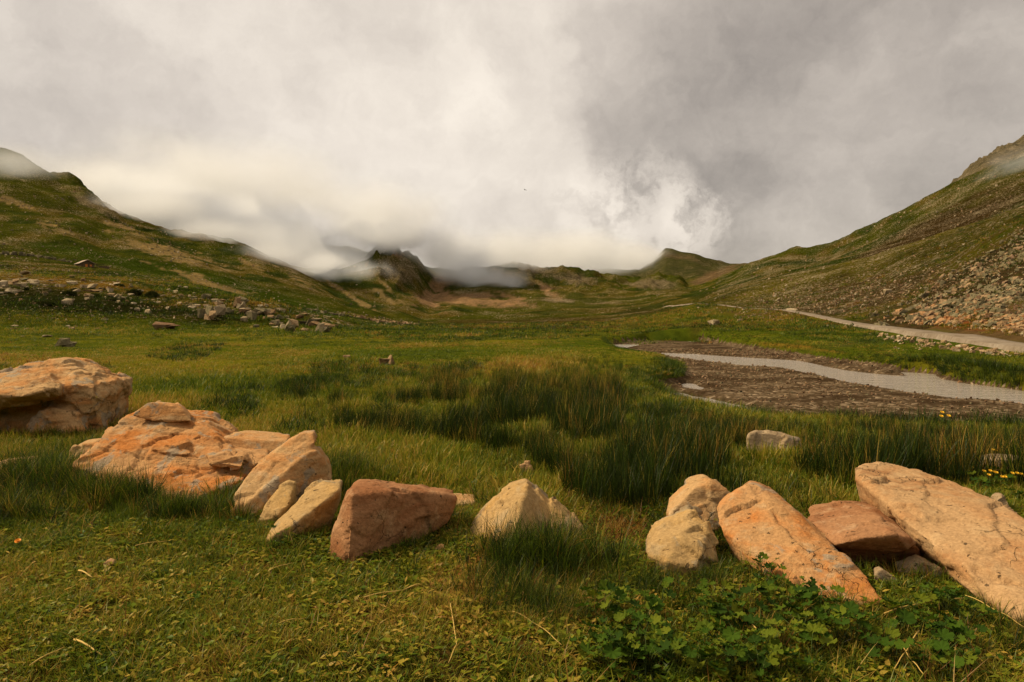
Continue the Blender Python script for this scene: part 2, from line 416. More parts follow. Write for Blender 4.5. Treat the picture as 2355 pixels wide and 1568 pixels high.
# far peak and the brown flank before it
blend(sst(gys, 1500, 1800) * (gpx > 1300) * (gpx < 2000) * 0.8, (0.055, 0.052, 0.022))
blend(pm(1640, 640, 90, 22, -22, 1150, 2300, 0.4, 75) * 0.9, (0.135, 0.085, 0.048))
blend(pm(1560, 590, 60, 7, 10, 2000, 3000, 0.5, 76) * 0.8, (0.12, 0.085, 0.05))
# right side
blend(pm(2130, 555, 380, 62, -27, 385, 1000, 0.35, 80) * 0.92, BROWN)
gul = fbm2((gpx + 2.0 * gpy) / 34.0, gys / 900.0, 3, 85)
blend((gpx > 1850) * sst(gys, 385, 430) * (gys < 1000) * sst(gul, 0.05, 0.13) * 0.9, (0.044, 0.056, 0.008))
blend(pm(1960, 640, 150, 20, -20, 330, 900, 0.6, 82) * 0.5, ROCK)
m = (gpx > 2150) * sst(gys, 950, 1050); blend(m * 0.9, (0.13, 0.105, 0.07)); rockmask = np.maximum(rockmask, m)
blend((gpx > 1620) * sst(gys, 110, 160) * (1 - sst(gys, 330, 400)) * 0.8, (0.088, 0.070, 0.014)); blend((gpx > 1620) * sst(gys, 240, 300) * (1 - sst(gys, 370, 420)) * sst(nz1, -0.15, 0.1) * 0.7, (0.125, 0.105, 0.014))
blend(pm(2000, 680, 360, 48, -12, 105, 330, 0.7, 83) * 0.85, (0.080, 0.049, 0.021))
SCREE = [(1995, 752), (2015, 735), (2060, 715), (2110, 690), (2150, 655), (2190, 625), (2250, 580), (2354, 515), (2754, 380), (2754, 860), (2354, 797), (2230, 780), (2120, 762)]
blend(pm(2140, 690, 300, 75, -22, 40, 330, 0.7, 88) * 0.75, (0.10, 0.068, 0.034))
sdS = sdf_poly(gpx, gpy, SCREE)
m = sst(sdS + 26 * fbm2(gx / 7, gy / 7, 3, 86), 8, -16) * (gys > 22) * (gys < 330)
blend(m, (0.085, 0.055, 0.026)); blend(m * pm(2220, 745, 170, 20, 4, 20, 200, 0.6, 87), (0.14, 0.05, 0.016))
for k, (a, b, rx, ry, rot) in enumerate([(1800, 757, 75, 7, 0), (1790, 732, 40, 6, -14), (1860, 752, 40, 5, 0), (1790, 793, 110, 6, 4), (1900, 806, 80, 6, 6), (1950, 700, 60, 5, -10)]):
    blend(pm(a, b, rx, ry, rot, 30, 300, 0.6, 90 + k) * 0.75, GOLD)
# valley floor
for k, (a, b, rx, ry, s_) in enumerate([(1250, 752, 300, 9, 0.85), (1600, 747, 190, 8, 0.75), (1350, 737, 240, 9, 0.65), (1100, 740, 120, 6, 0.6), (1480, 715, 160, 8, 0.4)]):
    blend(pm(a, b, rx, ry, 0, 45, 700, 0.5, 100 + k) * s_, (0.075, 0.048, 0.016))
blend(pm(1150, 775, 260, 6, 0, 40, 300, 0.5, 104) * 0.7, (0.026, 0.042, 0.008))
# bare soil patches, and shade between the turf blades darkened into the ground colour
_q = flat(1430, 1208); blend(np.exp(-((gx - _q[0]) / 0.38) ** 2 - ((gy - _q[1]) / 0.28) ** 2) * 1.4, (0.17, 0.062, 0.016))
soil = (1 - sst(gys, 6, 9)) * sst(fbm2(gx / 0.5, gy / 0.5, 4, 111), -0.12, 0.15)
blend((1 - sst(gys, 7, 12)) * 0.8, (0.026, 0.022, 0.006)); blend(soil * 0.8, (0.085, 0.045, 0.015))
col = col * np.array([0.86, 0.86, 0.74])[None, :]
bedm = sst(gsd, 0.12, -0.12)
fleck = hillm * np.clip(0.25 + 0.5 * sst(nz1, -0.1, 0.2) + rockmask + 0.35 * (gpx > 1650), 0, 1)

def mesh_from(name, verts, faces, mats, smooth=True):
    me = bpy.data.meshes.new(name)
    me.from_pydata(verts, [], faces)
    if smooth: me.polygons.foreach_set('use_smooth', np.ones(len(me.polygons), bool))
    for m in (mats if isinstance(mats, (list, tuple)) else [mats]): me.materials.append(m)
    me.update(); return me
def np_mesh(name, V, Q, mat, smooth=True):
    """quick mesh from numpy arrays of vertices and equal-sized faces"""
    me = bpy.data.meshes.new(name)
    k = Q.shape[1]
    me.vertices.add(len(V)); me.vertices.foreach_set('co', np.ascontiguousarray(V, np.float32).ravel())
    me.loops.add(Q.size); me.loops.foreach_set('vertex_index', np.ascontiguousarray(Q, np.int32).ravel())
    me.polygons.add(len(Q)); me.polygons.foreach_set('loop_start', np.arange(0, Q.size, k, dtype=np.int32))
    try: me.polygons.foreach_set('loop_total', np.full(len(Q), k, np.int32))
    except Exception: pass
    me.polygons.foreach_set('use_smooth', np.full(len(Q), smooth, bool))
    if mat is not None: me.materials.append(mat)
    me.update(calc_edges=True); me.validate(); return me
def fattr(me, name, arr):
    a = me.attributes.new(name, 'FLOAT', 'POINT'); a.data.foreach_set('value', np.ascontiguousarray(arr, np.float32))
def cattr(me, name, arr):
    a = me.attributes.new(name, 'FLOAT_COLOR', 'POINT')
    a.data.foreach_set('color', np.ascontiguousarray(np.hstack([arr, np.ones((len(arr), 1))]), np.float32).ravel())
def link(name, me, parent=None, loc=None):
    o = bpy.data.objects.new(name, me); COL.objects.link(o)
    if parent: o.parent = parent
    if loc is not None: o.location = loc
    return o
def tag(o, label=None, cat=None, group=None, kind=None):
    if label: o['label'] = label
    if cat: o['category'] = cat
    if group: o['group'] = group
    if kind: o['kind'] = kind
    return o

# --- land materials
def land_mat(name, near):
    m, t, out = new_mat(name)
    p = t.position(); c = t.attr('albedo', out='Color')
    if near:
        a = t.noise(p, 9.0, 5, 0.65); b = t.noise(p, 1.3, 4, 0.6)
        c = t.mix(0.75, c, t.ramp(a * 0.6 + b * 0.5, [(0.35, (0.35, 0.35, 0.35)), (0.75, (1.7, 1.55, 1.4))]), 'MULTIPLY')
        nrm = t.bump(a + b, 0.9, 0.06)
    else:
        fl = t.attr('fleck')
        a = t.noise(p, 0.42, 6, 0.72); b = t.noise(p, 0.07, 6, 0.62)
        c = t.mix(0.85, c, t.ramp(a * 0.55 + b * 0.55, [(0.34, (0.22, 0.26, 0.2)), (0.50, (0.9, 0.9, 0.85)), (0.74, (2.0, 1.8, 1.5))]), 'MULTIPLY')
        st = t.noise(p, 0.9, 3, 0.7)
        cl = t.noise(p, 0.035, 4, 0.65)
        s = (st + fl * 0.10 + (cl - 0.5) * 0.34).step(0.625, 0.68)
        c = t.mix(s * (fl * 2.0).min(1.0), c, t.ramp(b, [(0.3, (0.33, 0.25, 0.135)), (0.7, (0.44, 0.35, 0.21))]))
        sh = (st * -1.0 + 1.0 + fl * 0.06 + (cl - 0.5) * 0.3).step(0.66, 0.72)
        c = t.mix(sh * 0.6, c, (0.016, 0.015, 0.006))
        nrm = t.bump(a * 1.2 + b * 1.5 + s * 0.3, 1.0, 3.2)
    principled(t, out, c, 1.0, nrm, 0.0)
    return m
M_MEADOW, M_HILL = land_mat('meadow_ground', True), land_mat('mountain_ground', False)
m, t, out = new_mat('river_gravel'); M_GRAVEL = m
p = t.position()
v = t.voronoi(p, 9.0, out='Color'); vd = t.voronoi(p, 9.0); b = t.noise(p, 0.5, 5, 0.65); f = t.noise(p, 30, 3, 0.6)
vs = t.sep(v)
c = t.ramp(vs[0], [(0.0, (0.045, 0.029, 0.015)), (0.45, (0.085, 0.057, 0.030)), (0.8, (0.14, 0.097, 0.055)), (1.0, (0.27, 0.20, 0.125))])
c = t.mix(b.step(0.42, 0.60), c, (0.042, 0.026, 0.013))
c = t.mix(0.5, c, t.ramp(f, [(0.3, (0.5, 0.5, 0.5)), (0.7, (1.4, 1.4, 1.4))]), 'MULTIPLY')
principled(t, out, c, 0.8, t.bump(vd * -1.0, 0.8, 0.05), 0.0)

# --- the land is one sheet, cut into the pieces one would name
ii = np.arange(R_ * C_).reshape(R_, C_)
nxt = np.roll(ii, -1, axis=1)
# order columns by angle: inner columns left->right, then the outer ones round the back
Q = np.stack([ii[:-1, :].ravel(), nxt[:-1, :].ravel(), nxt[1:, :].ravel(), ii[1:, :].ravel()], 1)
# centre cap
V = np.stack([gx, gy, gz], 1)
fy = gys[Q].mean(1); fpx = gpx[Q].mean(1); fsd = gsd[Q].mean(1); fY1 = gY[1][Q].mean(1); fY6 = gY[6][Q].mean(1)
reg = np.zeros(len(Q), int)
reg[fy > np.maximum(fY1, 60)] = 3
reg[(reg == 3) & (fpx < 860)] = 2
reg[(reg == 3) & (fpx > 1610)] = 4
reg[fy > np.maximum(fY6, 900)] = 5
reg[fsd < 0.0] = 1
for k, (name, mat) in enumerate([('meadow', M_MEADOW), ('stream_bed', M_GRAVEL), ('grassy_hillside', M_HILL), ('valley_head', M_HILL), ('scree_hillside', M_HILL), ('mountain', M_HILL)]):
    q = Q[reg == k]
    used, inv = np.unique(q, return_inverse=True)
    inv = inv.reshape(q.shape); vv = V[used]; cc = col[used]; ff = fleck[used]
    if k == 0:   # close the small hole under the camera
        ring = ii[0]; pos = np.searchsorted(used, ring)
        cidx = len(vv); vv = np.vstack([vv, [[0, 0, float(land(np.array([0.0]), np.array([0.01]))[0])]]]); cc = np.vstack([cc, cc[:1]]); ff = np.append(ff, 0)
        capq = np.stack([pos, np.roll(pos, -1), np.full(len(pos), cidx), np.full(len(pos), cidx)], 1)
    me = np_mesh(name, vv, inv, mat)
    cattr(me, 'albedo', cc); fattr(me, 'fleck', ff)
    tag(link(name, me), kind='structure')

# --- water
m, t, out = new_mat('stream_water'); M_WATER = m
p = t.position(); sp = t.sep(p)
pp = t.comb(sp[0] * 0.8, sp[1] * 1.6, 0.0)
rip = t.noise(pp, 1.4, 5, 0.65) * 1.2 + t.noise(pp, 6.0, 4, 0.6) * 0.6
principled(t, out, (0.33, 0.28, 0.215), 0.09, t.bump(rip, 1.0, 0.10), 1.0)
def water_sheet(name, poly, z):
    g = []
    xs = [q[0] for q in poly]; ys = [q[1] for q in poly]
    bm = bmesh.new()
    c = [bm.verts.new((x, y, z)) for x, y in poly]
    f_ = bm.faces.new(c); 
    bmesh.ops.triangulate(bm, faces=[f_]); bmesh.ops.recalc_face_normals(bm, faces=bm.faces)
    for f2 in bm.faces:
        if f2.normal.z < 0: f2.normal_flip()
    me = bpy.data.meshes.new(name); bm.to_mesh(me); bm.free(); me.materials.append(M_WATER)
    tag(link(name, me), kind='structure')
water_sheet('stream_water', [flat(*p_, -0.52) for p_ in [(1385, 786), (1508, 777), (1620, 781), (1720, 800), (1879, 823), (2067, 846), (2175, 855), (2354, 886), (2754, 945), (2754, 1090), (2354, 992), (2100, 980), (1900, 968), (1750, 958), (1600, 940), (1475, 908), (1490, 885), (1560, 870), (1560, 850), (1525, 830), (1490, 815), (1400, 803)]], -0.52)

# --- gravel track
m, t, out = new_mat('track_gravel'); M_TRACK = m
p = t.position(); a = t.noise(p, 3.0, 5, 0.7); b = t.noise(p, 0.35, 4, 0.6)
principled(t, out, t.ramp(a * 0.5 + b * 0.5, [(0.35, (0.13, 0.096, 0.06)), (0.5, (0.215, 0.17, 0.12)), (0.68, (0.29, 0.24, 0.18))]), 1.0, t.bump(a, 0.6, 0.06), 0.0)
pts = [at(*q) for q in ROAD]
xy = np.array([(q.x, q.y) for q in pts]); seg = np.concatenate([[0], np.cumsum(np.hypot(*np.diff(xy, axis=0).T))])
ss = np.linspace(0, seg[-1], 420)
cxy = np.stack([np.interp(ss, seg, xy[:, 0]), np.interp(ss, seg, xy[:, 1])], 1)
for _ in range(6): cxy[1:-1] = (cxy[:-2] + 2 * cxy[1:-1] + cxy[2:]) / 4
tg = np.gradient(cxy, axis=0); tg /= np.hypot(tg[:, 0], tg[:, 1])[:, None]
nr = np.stack([-tg[:, 1], tg[:, 0]], 1)
offs = np.array([-1.25, -1.0, -0.65, -0.25, 0.25, 0.65, 1.0, 1.25]); dz = np.array([-0.5, 0.07, 0.05, 0.09, 0.09, 0.05, 0.07, -0.5])
wv = 1.0 + 0.10 * (fbm2(ss / 4, ss * 0, 3, 131))
RV = []
for o_, z_ in zip(offs, dz):
    q = cxy + nr * (o_ * wv)[:, None]; RV.append(np.column_stack([q, np.full(len(q), z_)]))
RV = np.stack(RV, 1)
zc = np.max(np.stack([land(RV[:, k, 0], RV[:, k, 1]) for k in range(1, 7)], 1), axis=1)
for _ in range(8): zc[1:-1] = np.maximum(zc[1:-1], (zc[:-2] + zc[2:]) / 2)
RV[:, :, 2] += zc[:, None]
ki = np.arange(RV.shape[0] * 8).reshape(-1, 8)
link_track = link('gravel_track', np_mesh('gravel_track', RV.reshape(-1, 3), np.stack([ki[:-1, :-1].ravel(), ki[:-1, 1:].ravel(), ki[1:, 1:].ravel(), ki[1:, :-1].ravel()], 1), M_TRACK))
tag(link_track, kind='structure')

# ------------------------------------------------------------------ rock materials
def rock_mat(name, base, alt, pale, stain, lichen=(0.30, 0.25, 0.18), scale=1.0, lichen_amt=0.56, coord='Object'):
    m, t, out = new_mat(name)
    p = t.coord(coord)
    s = t.sep(p)
    strat = t.comb(s[0] * 1.0 * scale, s[1] * 1.0 * scale, s[2] * 3.2 * scale)
    big = t.noise(strat, 1.7, 5, 0.6, 0.6); mid = t.noise(p, 6.0 * scale, 5, 0.62, 0.3); fine = t.noise(p, 48.0 * scale, 4, 0.7)
    spot = t.noise(p, 22.0 * scale, 3, 0.6)
    c = t.mix(big.step(0.40, 0.62), base, alt)
    c = t.mix(mid.step(0.52, 0.70) * 0.7, c, pale)
    l1 = t.noise(p, 3.1 * scale, 5, 0.6, 0.8); l2 = t.noise(p, 2.2 * scale, 6, 0.7, 0.4)
    c = t.mix((l1 + (mid - 0.5) * 0.25).step(lichen_amt, lichen_amt + 0.05) * 0.75, c, lichen)
    c = t.mix((l2 + (fine - 0.5) * 0.2).step(0.58, 0.66) * 0.7, c, stain)
    c = t.mix(spot.step(0.67, 0.71) * 0.8, c, (0.05, 0.035, 0.022))
    yl = t.noise(p, 9.0 * scale, 3, 0.5)
    c = t.mix(yl.step(0.735, 0.755), c, (0.42, 0.36, 0.06))
    wv = t.vm('ADD', p, t.vm('SCALE', t.noise(p, 2.6 * scale, 4, 0.6, color=True), scale=0.5 / scale))
    ce = t.voronoi(t.vm('MULTIPLY', wv, (1.0, 1.0, 1.7)), 1.9 * scale, 'DISTANCE_TO_EDGE'); gate = t.noise(p, 1.3 * scale, 3, 0.5).step(0.52, 0.62)
    crk = ce.step(0.016, 0.004) * gate
    c = t.mix(crk * 0.18, c, (0.07, 0.045, 0.025))
    c = t.mix(0.9, c, (0.90, 0.89, 0.87), 'MULTIPLY')
    c = t.mix(0.75, c, t.ramp(fine, [(0.28, (0.62, 0.60, 0.58)), (0.72, (1.32, 1.32, 1.32))]), 'MULTIPLY')
    h = mid * 0.7 + fine * 0.35 + big * 1.2 - spot.step(0.64, 0.72) * 0.3 - crk * 0.8
    principled(t, out, c, 0.93, t.bump(h, 0.85, 0.03 / scale), 0.03)
    return m
M_R = {
 'tan':    rock_mat('sandstone_tan', (0.46, 0.29, 0.135), (0.47, 0.225, 0.08), (0.54, 0.385, 0.215), (0.17, 0.085, 0.035)),
 'orange': rock_mat('sandstone_orange', (0.47, 0.265, 0.115), (0.48, 0.185, 0.05), (0.51, 0.36, 0.20), (0.24, 0.12, 0.055), lichen_amt=0.57),
 'brick':  rock_mat('sandstone_brick', (0.35, 0.18, 0.085), (0.27, 0.115, 0.048), (0.46, 0.29, 0.16), (0.12, 0.055, 0.025), lichen_amt=0.66),
 'cream':  rock_mat('limestone_cream', (0.42, 0.275, 0.12), (0.46, 0.28, 0.10), (0.42, 0.31, 0.17), (0.21, 0.13, 0.06), lichen=(0.29, 0.235, 0.15)),
 'pale':   rock_mat('limestone_pale', (0.35, 0.255, 0.15), (0.30, 0.205, 0.11), (0.45, 0.35, 0.22), (0.13, 0.085, 0.048), lichen_amt=0.52),
 'sand':   rock_mat('sandstone_smooth', (0.44, 0.275, 0.135), (0.41, 0.22, 0.095), (0.50, 0.335, 0.175), (0.30, 0.145, 0.06), lichen_amt=0.70),
}
# ------------------------------------------------------------------ foreground rocks
FOOT = []   # outlines on the ground, kept free of grass
def c1(x, y): return 0.34165 * x, 775.9 + 0.34165 * y
def c2(x, y): return 689.7 + 0.34165 * x, 1034.5 + 0.34165 * y
def c3(x, y): return 1436.8 + 0.38949 * x, 1034.5 + 0.38949 * y
def block(conv, pts, Y, thick, tilt=0.0, shrink=0.82, sink=0.0):
    """solid from a visible outline: Y = distance of its lowest point, tilt = metres it leans back per metre of height
    pts entries are (x, y) or (x, y, extra distance)"""
    P = [(conv(*q[:2]), q[2] if len(q) > 2 else None) for q in pts]
    lo = max(c[1] for c, _ in P)
    front = []
    for (px, py), ex in P:
        y_ = Y + (ex if ex is not None else (lo - py) / F * Y * tilt)
        front.append(at(px, py, y_))
    c = sum(front, Vector()) / len(front)
    back = []
    for v_ in front:
        q = c + (v_ - c) * shrink; q = Vector((q.x * (1 + thick / Y * 0.5), q.y + thick, c.z + (v_.z - c.z) * shrink)); back.append(q)
    low = [Vector((v_.x, v_.y + 0.03, v_.z - sink)) for v_ in front + back if v_.z < c.z] if sink else []
    return front + back + low
def rock(name, blocks, mat, label, voxel=0.022, amp=1.0, smooth=2, cat='boulder', group=None, strat=0.0, seed=1, sub=None):
    bm = bmesh.new()
    for pts in blocks:
        vs = [bm.verts.new(p_) for p_ in pts]
        r_ = bmesh.ops.convex_hull(bm, input=vs)
        bmesh.ops.delete(bm, geom=list({g for g in r_['geom_interior'] + r_['geom_unused'] if isinstance(g, bmesh.types.BMVert)}), context='VERTS')
    allp = [p_ for b_ in blocks for p_ in b_]
    fp = [(p_.x, p_.y) for p_ in allp if p_.z < 0.22]
    if len(fp) > 2: FOOT.append(hull2(fp))
    ctr = Vector((sum(p_.x for p_ in allp) / len(allp), sum(p_.y for p_ in allp) / len(allp), 0.0))
    bmesh.ops.translate(bm, verts=bm.verts, vec=-ctr)
    bmesh.ops.recalc_face_normals(bm, faces=bm.faces)
    me = bpy.data.meshes.new(name); bm.to_mesh(me); bm.free()
    o = link(name, me)
    md = o.modifiers.new('r', 'REMESH'); md.mode = 'VOXEL'; md.voxel_size = voxel
    dg = bpy.context.evaluated_depsgraph_get(); dg.update()
    m2 = bpy.data.meshes.new_from_object(o.evaluated_get(dg))
    o.modifiers.clear(); o.data = m2; bpy.data.meshes.remove(me); m2.name = name
    n = len(m2.vertices)
    co = np.empty(n * 3, np.float32); m2.vertices.foreach_get('co', co); co = co.reshape(-1, 3).astype(float)
    ed = np.empty(len(m2.edges) * 2, np.int32); m2.edges.foreach_get('vertices', ed); ed = ed.reshape(-1, 2)
    deg = np.bincount(ed.ravel(), minlength=n).astype(float)[:, None]
    for _ in range(smooth):
        acc = np.zeros_like(co); np.add.at(acc, ed[:, 0], co[ed[:, 1]]); np.add.at(acc, ed[:, 1], co[ed[:, 0]])
        co = co * 0.6 + acc / np.maximum(deg, 1) * 0.4
    m2.vertices.foreach_set('co', co.astype(np.float32).ravel()); m2.update()
    nr_ = np.empty(n * 3, np.float32); m2.vertices.foreach_get('normal', nr_); nr_ = nr_.reshape(-1, 3)
    q = co + np.array([seed * 3.1, seed * 1.7, seed * 0.9])
    dsp = 0.030 * fbm3(q * 3.2, 3, seed) + 0.010 * fbm3(q * 22, 4, seed + 9, 0.6)
    warp = q + 0.05 * np.stack([fbm3(q * 5 + 3 * k, 2, seed + 20 + k) for k in range(3)], 1)
    dsp = dsp + facets(warp * np.array([1, 1, 1.5]), 0.34, 0.17, seed + 31) + facets(warp * np.array([1, 1, 1.6]), 0.12, 0.11, seed + 33) + facets(warp, 0.045, 0.09, seed + 35)
    if strat:
        zz = q[:, 2] + 0.12 * q[:, 0] + 0.10 * fbm3(q * 2.2, 3, seed + 3)
        msk = sst(fbm3(q * 1.8 + 9, 2, seed + 4), -0.02, 0.12)
        dsp = dsp + strat * msk * (vn2(np.floor(zz * 11 + 0.6 * fbm3(q * 4, 2, seed + 6)), zz * 0, seed) - 0.5)
    co = co + nr_ * (dsp * amp)[:, None]
    m2.vertices.foreach_set('co', co.astype(np.float32).ravel())
    m2.polygons.foreach_set('use_smooth', np.ones(len(m2.polygons), bool))
    m2.materials.clear(); m2.materials.append(mat); m2.update()
    o.location = ctr
    return tag(o, label, cat, group)
def facets(q, cell, tilt, seed):
    """chipped stone: every cell of a scattered-point pattern gets its own small tilt and step"""
    g_ = q / cell; i = np.floor(g_); best = np.full(len(q), 1e9); val = np.zeros(len(q))
    for dx in (-1, 0, 1):
        for dy in (-1, 0, 1):
            for dz_ in (-1, 0, 1):
                c = i + (dx, dy, dz_)
                pt = c + np.stack([_h(c[:, 0], c[:, 1], c[:, 2], seed + k) for k in range(3)], 1)
                dl = g_ - pt; d2 = (dl * dl).sum(1)
                tv = np.stack([_h(c[:, 0], c[:, 1], c[:, 2], seed + 5 + k) - 0.5 for k in range(3)], 1)
                v_ = (dl * tv).sum(1) * 1.6 + 0.35 * (_h(c[:, 0], c[:, 1], c[:, 2], seed + 9) - 0.5)
                b = d2 < best; best[b] = d2[b]; val[b] = v_[b]
    return np.clip(val, -0.5, 0.5) * cell * tilt
def hull2(pts):
    pts = sorted(set(pts))
    def half(ps):
        h = []
        for p_ in ps:
            while len(h) > 1 and (h[-1][0] - h[-2][0]) * (p_[1] - h[-2][1]) - (h[-1][1] - h[-2][1]) * (p_[0] - h[-2][0]) <= 0: h.pop()
            h.append(p_)
        return h
    return half(pts)[:-1] + half(pts[::-1])[:-1]

rock('boulder', [
    block(c1, [(-330, 330, .2), (-150, 255, .5), (0, 228, .6), (110, 205, .7), (280, 198, .6), (345, 245, .4), (402, 332, .05), (330, 350, -.2), (150, 400, -.32), (-50, 390, -.3), (-320, 440, -.2), (-280, 520, .1), (0, 480, .0), (250, 430, .0), (410, 400, .05)], 9.95, 1.3, 0, 0.85),
    block(c1, [(60, 250, .8), (115, 200, .9), (230, 165, .95), (390, 152, 1.0), (490, 165, .95), (560, 212, .8), (625, 255, .5), (640, 330, .2), (620, 420, .1), (570, 590, .15), (440, 470, .14), (420, 330, .2), (520, 310, .12)], 10.05, 1.3, 0, 0.85, 0.1),
    block(c1, [(590, 228, .85), (700, 285, .75), (778, 302, .65), (765, 345, .5), (735, 420, .42), (690, 610, .30), (665, 630, .25), (580, 610, .2), (640, 420, .12), (640, 300, .3)], 10.1, 1.2, 0, 0.85, 0.15),
    block(c1, [(-300, 420, .5), (100, 420, .45), (420, 430, .3), (420, 600, .3), (0, 610, .35), (-250, 620, .4)], 9.95, 1.2, 0, 0.9, 0.2),
    block(c1, [(180, 600, .0), (265, 505, .05), (350, 462, .12), (430, 480, .1), (525, 512, .1), (562, 610, .02), (420, 650, -.08), (230, 640, -.08)], 9.95, 1.0, 0, 0.9, 0.15)],
    M_R['tan'], 'massive tan sandstone boulder split by a deep crack, biggest of the rocks in the meadow', 0.02, 1.0, 1, strat=0.03, seed=3)
Y2 = 6.25
def t2(pts, dy=0.0): return [(x, y, (1158 - c1(x, y)[1]) / 201 * 1.15 + dy) for x, y in pts]
rock('boulder', [
    block(c1, t2([(640, 735), (700, 650), (830, 545), (900, 528), (1000, 566), (1290, 566), (1395, 588), (1470, 650), (1560, 728), (1500, 745), (1300, 752), (1050, 735), (830, 755)]), Y2, 1.0, 0, 0.85, 0.1),
    block(c1, t2([(1015, 748), (1055, 690), (1230, 685), (1262, 705), (1285, 785), (1220, 790), (1100, 772)], -0.07), Y2, 0.5, 0, 0.9),
    block(c1, t2([(480, 860), (560, 790), (620, 742), (830, 764), (985, 766), (925, 845), (865, 900), (800, 985), (690, 950), (560, 900)]), Y2, 0.9, 0, 0.9, 0.2),
    block(c1, t2([(1005, 764), (1180, 775), (1300, 758), (1520, 742), (1790, 805), (1740, 860), (1640, 885), (1400, 868), (1250, 878), (945, 840)], -0.02), Y2, 0.9, 0, 0.9, 0.1),
    block(c1, t2([(1395, 790), (1640, 785), (1662, 830), (1620, 888), (1410, 868)], -0.13), Y2, 0.5, 0, 0.9),
    block(c1, t2([(870, 930), (938, 856), (1250, 892), (1400, 888), (1600, 915), (1652, 950), (1500, 1010), (1330, 1065), (1235, 1120), (1130, 1070), (960, 1030)], -0.03), Y2, 0.9, 0, 0.88, 0.15)],
    M_R['orange'], 'broad layered orange boulder with horizontal cracks and a loose stone on top', 0.016, 0.9, 1, strat=0.03, seed=5)
rock('boulder', [block(c1, [(885, 528), (920, 488), (1000, 428), (1110, 450), (1165, 458), (1232, 502), (1292, 562), (1150, 572), (1040, 566)], 7.25, 0.35, 0.5, 0.75)], M_R['tan'],
     'loose angular stone lying on top of the broad layered boulder', 0.014, 0.45, 1, seed=6)
rock('boulder', [block(c1, [(460, 765), (500, 726), (640, 708), (650, 760), (560, 830), (480, 850)], 7.4, 0.4, 0.4, 0.8, 0.25)], M_R['tan'], 'small tan rock half hidden behind the left end of the layered boulder', 0.016, 0.5, 1, seed=7)
rock('boulder', [block(c1, [(1480, 668), (1650, 683), (1940, 694), (1900, 745), (1830, 795), (1720, 795), (1600, 745), (1500, 720)], 7.1, 0.5, 0.6, 0.85, 0.3)], M_R['tan'], 'low flat slab between the layered boulder and the leaning slab', 0.018, 0.5, 1, seed=8)
rock('boulder', [
    block(c1, [(1545, 1190, 0), (1600, 1125, 0), (1590, 1050, .1), (1700, 885, .28), (1840, 770, .4), (1930, 700, .48), (2020, 645, .52), (2110, 640, .52), (2128, 700, .45), (1990, 850, .26), (1780, 1010, .1), (1650, 1100, .0)], 5.72, 0.42, 0, 0.9, 0.15),
    block(c1, [(1590, 1215, -.06), (1640, 1110, -.04), (1880, 935, .14), (2080, 765, .34), (2130, 752, .38), (2200, 870, .42), (2218, 990, .40), (2090, 935, .30), (1950, 975, .16), (1820, 1075, .04), (1700, 1195, -.06)], 5.72, 0.42, 0, 0.9, 0.1)],
    M_R['tan'], 'tall tan slab leaning to the right on its edge with a lengthwise groove', 0.016, 0.55, 1, strat=0.01, seed=9)
rock('boulder', [block(c1, [(1722, 1250, .0), (1790, 1130, .1), (1880, 1010, .22), (1932, 972, .26), (1988, 985, .27), (1960, 1085, .1), (1870, 1205, -.02), (1978, 1115, .18), (1888, 1236, .06), (1850, 1268, .04)], 5.5, 0.10, 0, 0.95, 0.05)], M_R['cream'], 'small thin cream slab propped between two larger slabs', 0.013, 0.4, 1, seed=10)
rock('boulder', [block(c1, [(1768, 1408, .06), (1830, 1300, .12), (1890, 1240, .2), (1985, 1130, .34), (2080, 1010, .5), (2170, 973, .56), (2292, 990, .56), (1850, 1325, -.02), (2000, 1245, .05), (2150, 1125, .2), (2285, 1030, .36), (2292, 1075, .5), (2200, 1205, .36), (2090, 1305, .22), (1900, 1402, .1)], 5.0, 0.2, 0, 0.95, 0.1)],
     M_R['cream'], 'flat cream slab lying tilted beside the brick red block', 0.014, 0.45, 1, strat=0.01, seed=11)
rock('boulder', [
    block(c2, [(195, 700, .10), (235, 520, .16), (290, 400, .2), (318, 285, .24), (350, 266, .2), (640, 283, .3), (345, 310, .1), (340, 480, .0), (325, 710, -.1), (705, 330, .36), (655, 430, .28), (625, 570, .24), (480, 690, .1), (205, 765, .06)], 4.68, 0.42, 0, 0.85, 0.1),
    block(c2, [(600, 278, .34), (800, 286, .5), (975, 303, .62), (1045, 325, .68), (985, 385, .62), (860, 470, .50), (720, 545, .36), (620, 560, .26)], 4.68, 0.30, 0, 0.9, 0.12)],
    M_R['brick'], 'brick red block with a flat straight top and fractured face', 0.014, 0.55, 1, seed=12)
rock('boulder', [block(c2, [(960, 350, 0), (1040, 330, .04), (1185, 340, .06), (1170, 365, 0), (1000, 372, -.02)], 6.1, 0.25, 0, 0.9, 0.12)], M_R['tan'], 'thin low slab in the grass at the far end of the red block', 0.014, 0.3, 1, seed=13)
rock('boulder', [
    block(c2, [(1098, 578, .25), (1190, 485, .32), (1300, 368, .38), (1400, 272, .42), (1535, 225, .42), (1600, 285, .42), (1500, 330, .22), (1460, 480, .04), (1430, 690, -.1), (1680, 370, .42), (1715, 400, .42), (1720, 500, .32), (1690, 660, .2), (1200, 655, .08)], 5.02, 0.45, 0, 0.8, 0.12),
    block(c2, [(1690, 350, .42), (1730, 390, .42), (1850, 500, .36), (1945, 640, .25), (1930, 680, .2), (1820, 660, .12), (1680, 560, .12)], 5.0, 0.35, 0, 0.9, 0.12)],
    M_R['cream'], 'cream pyramid shaped boulder behind a tall clump of grass', 0.015, 0.55, 1, seed=14)
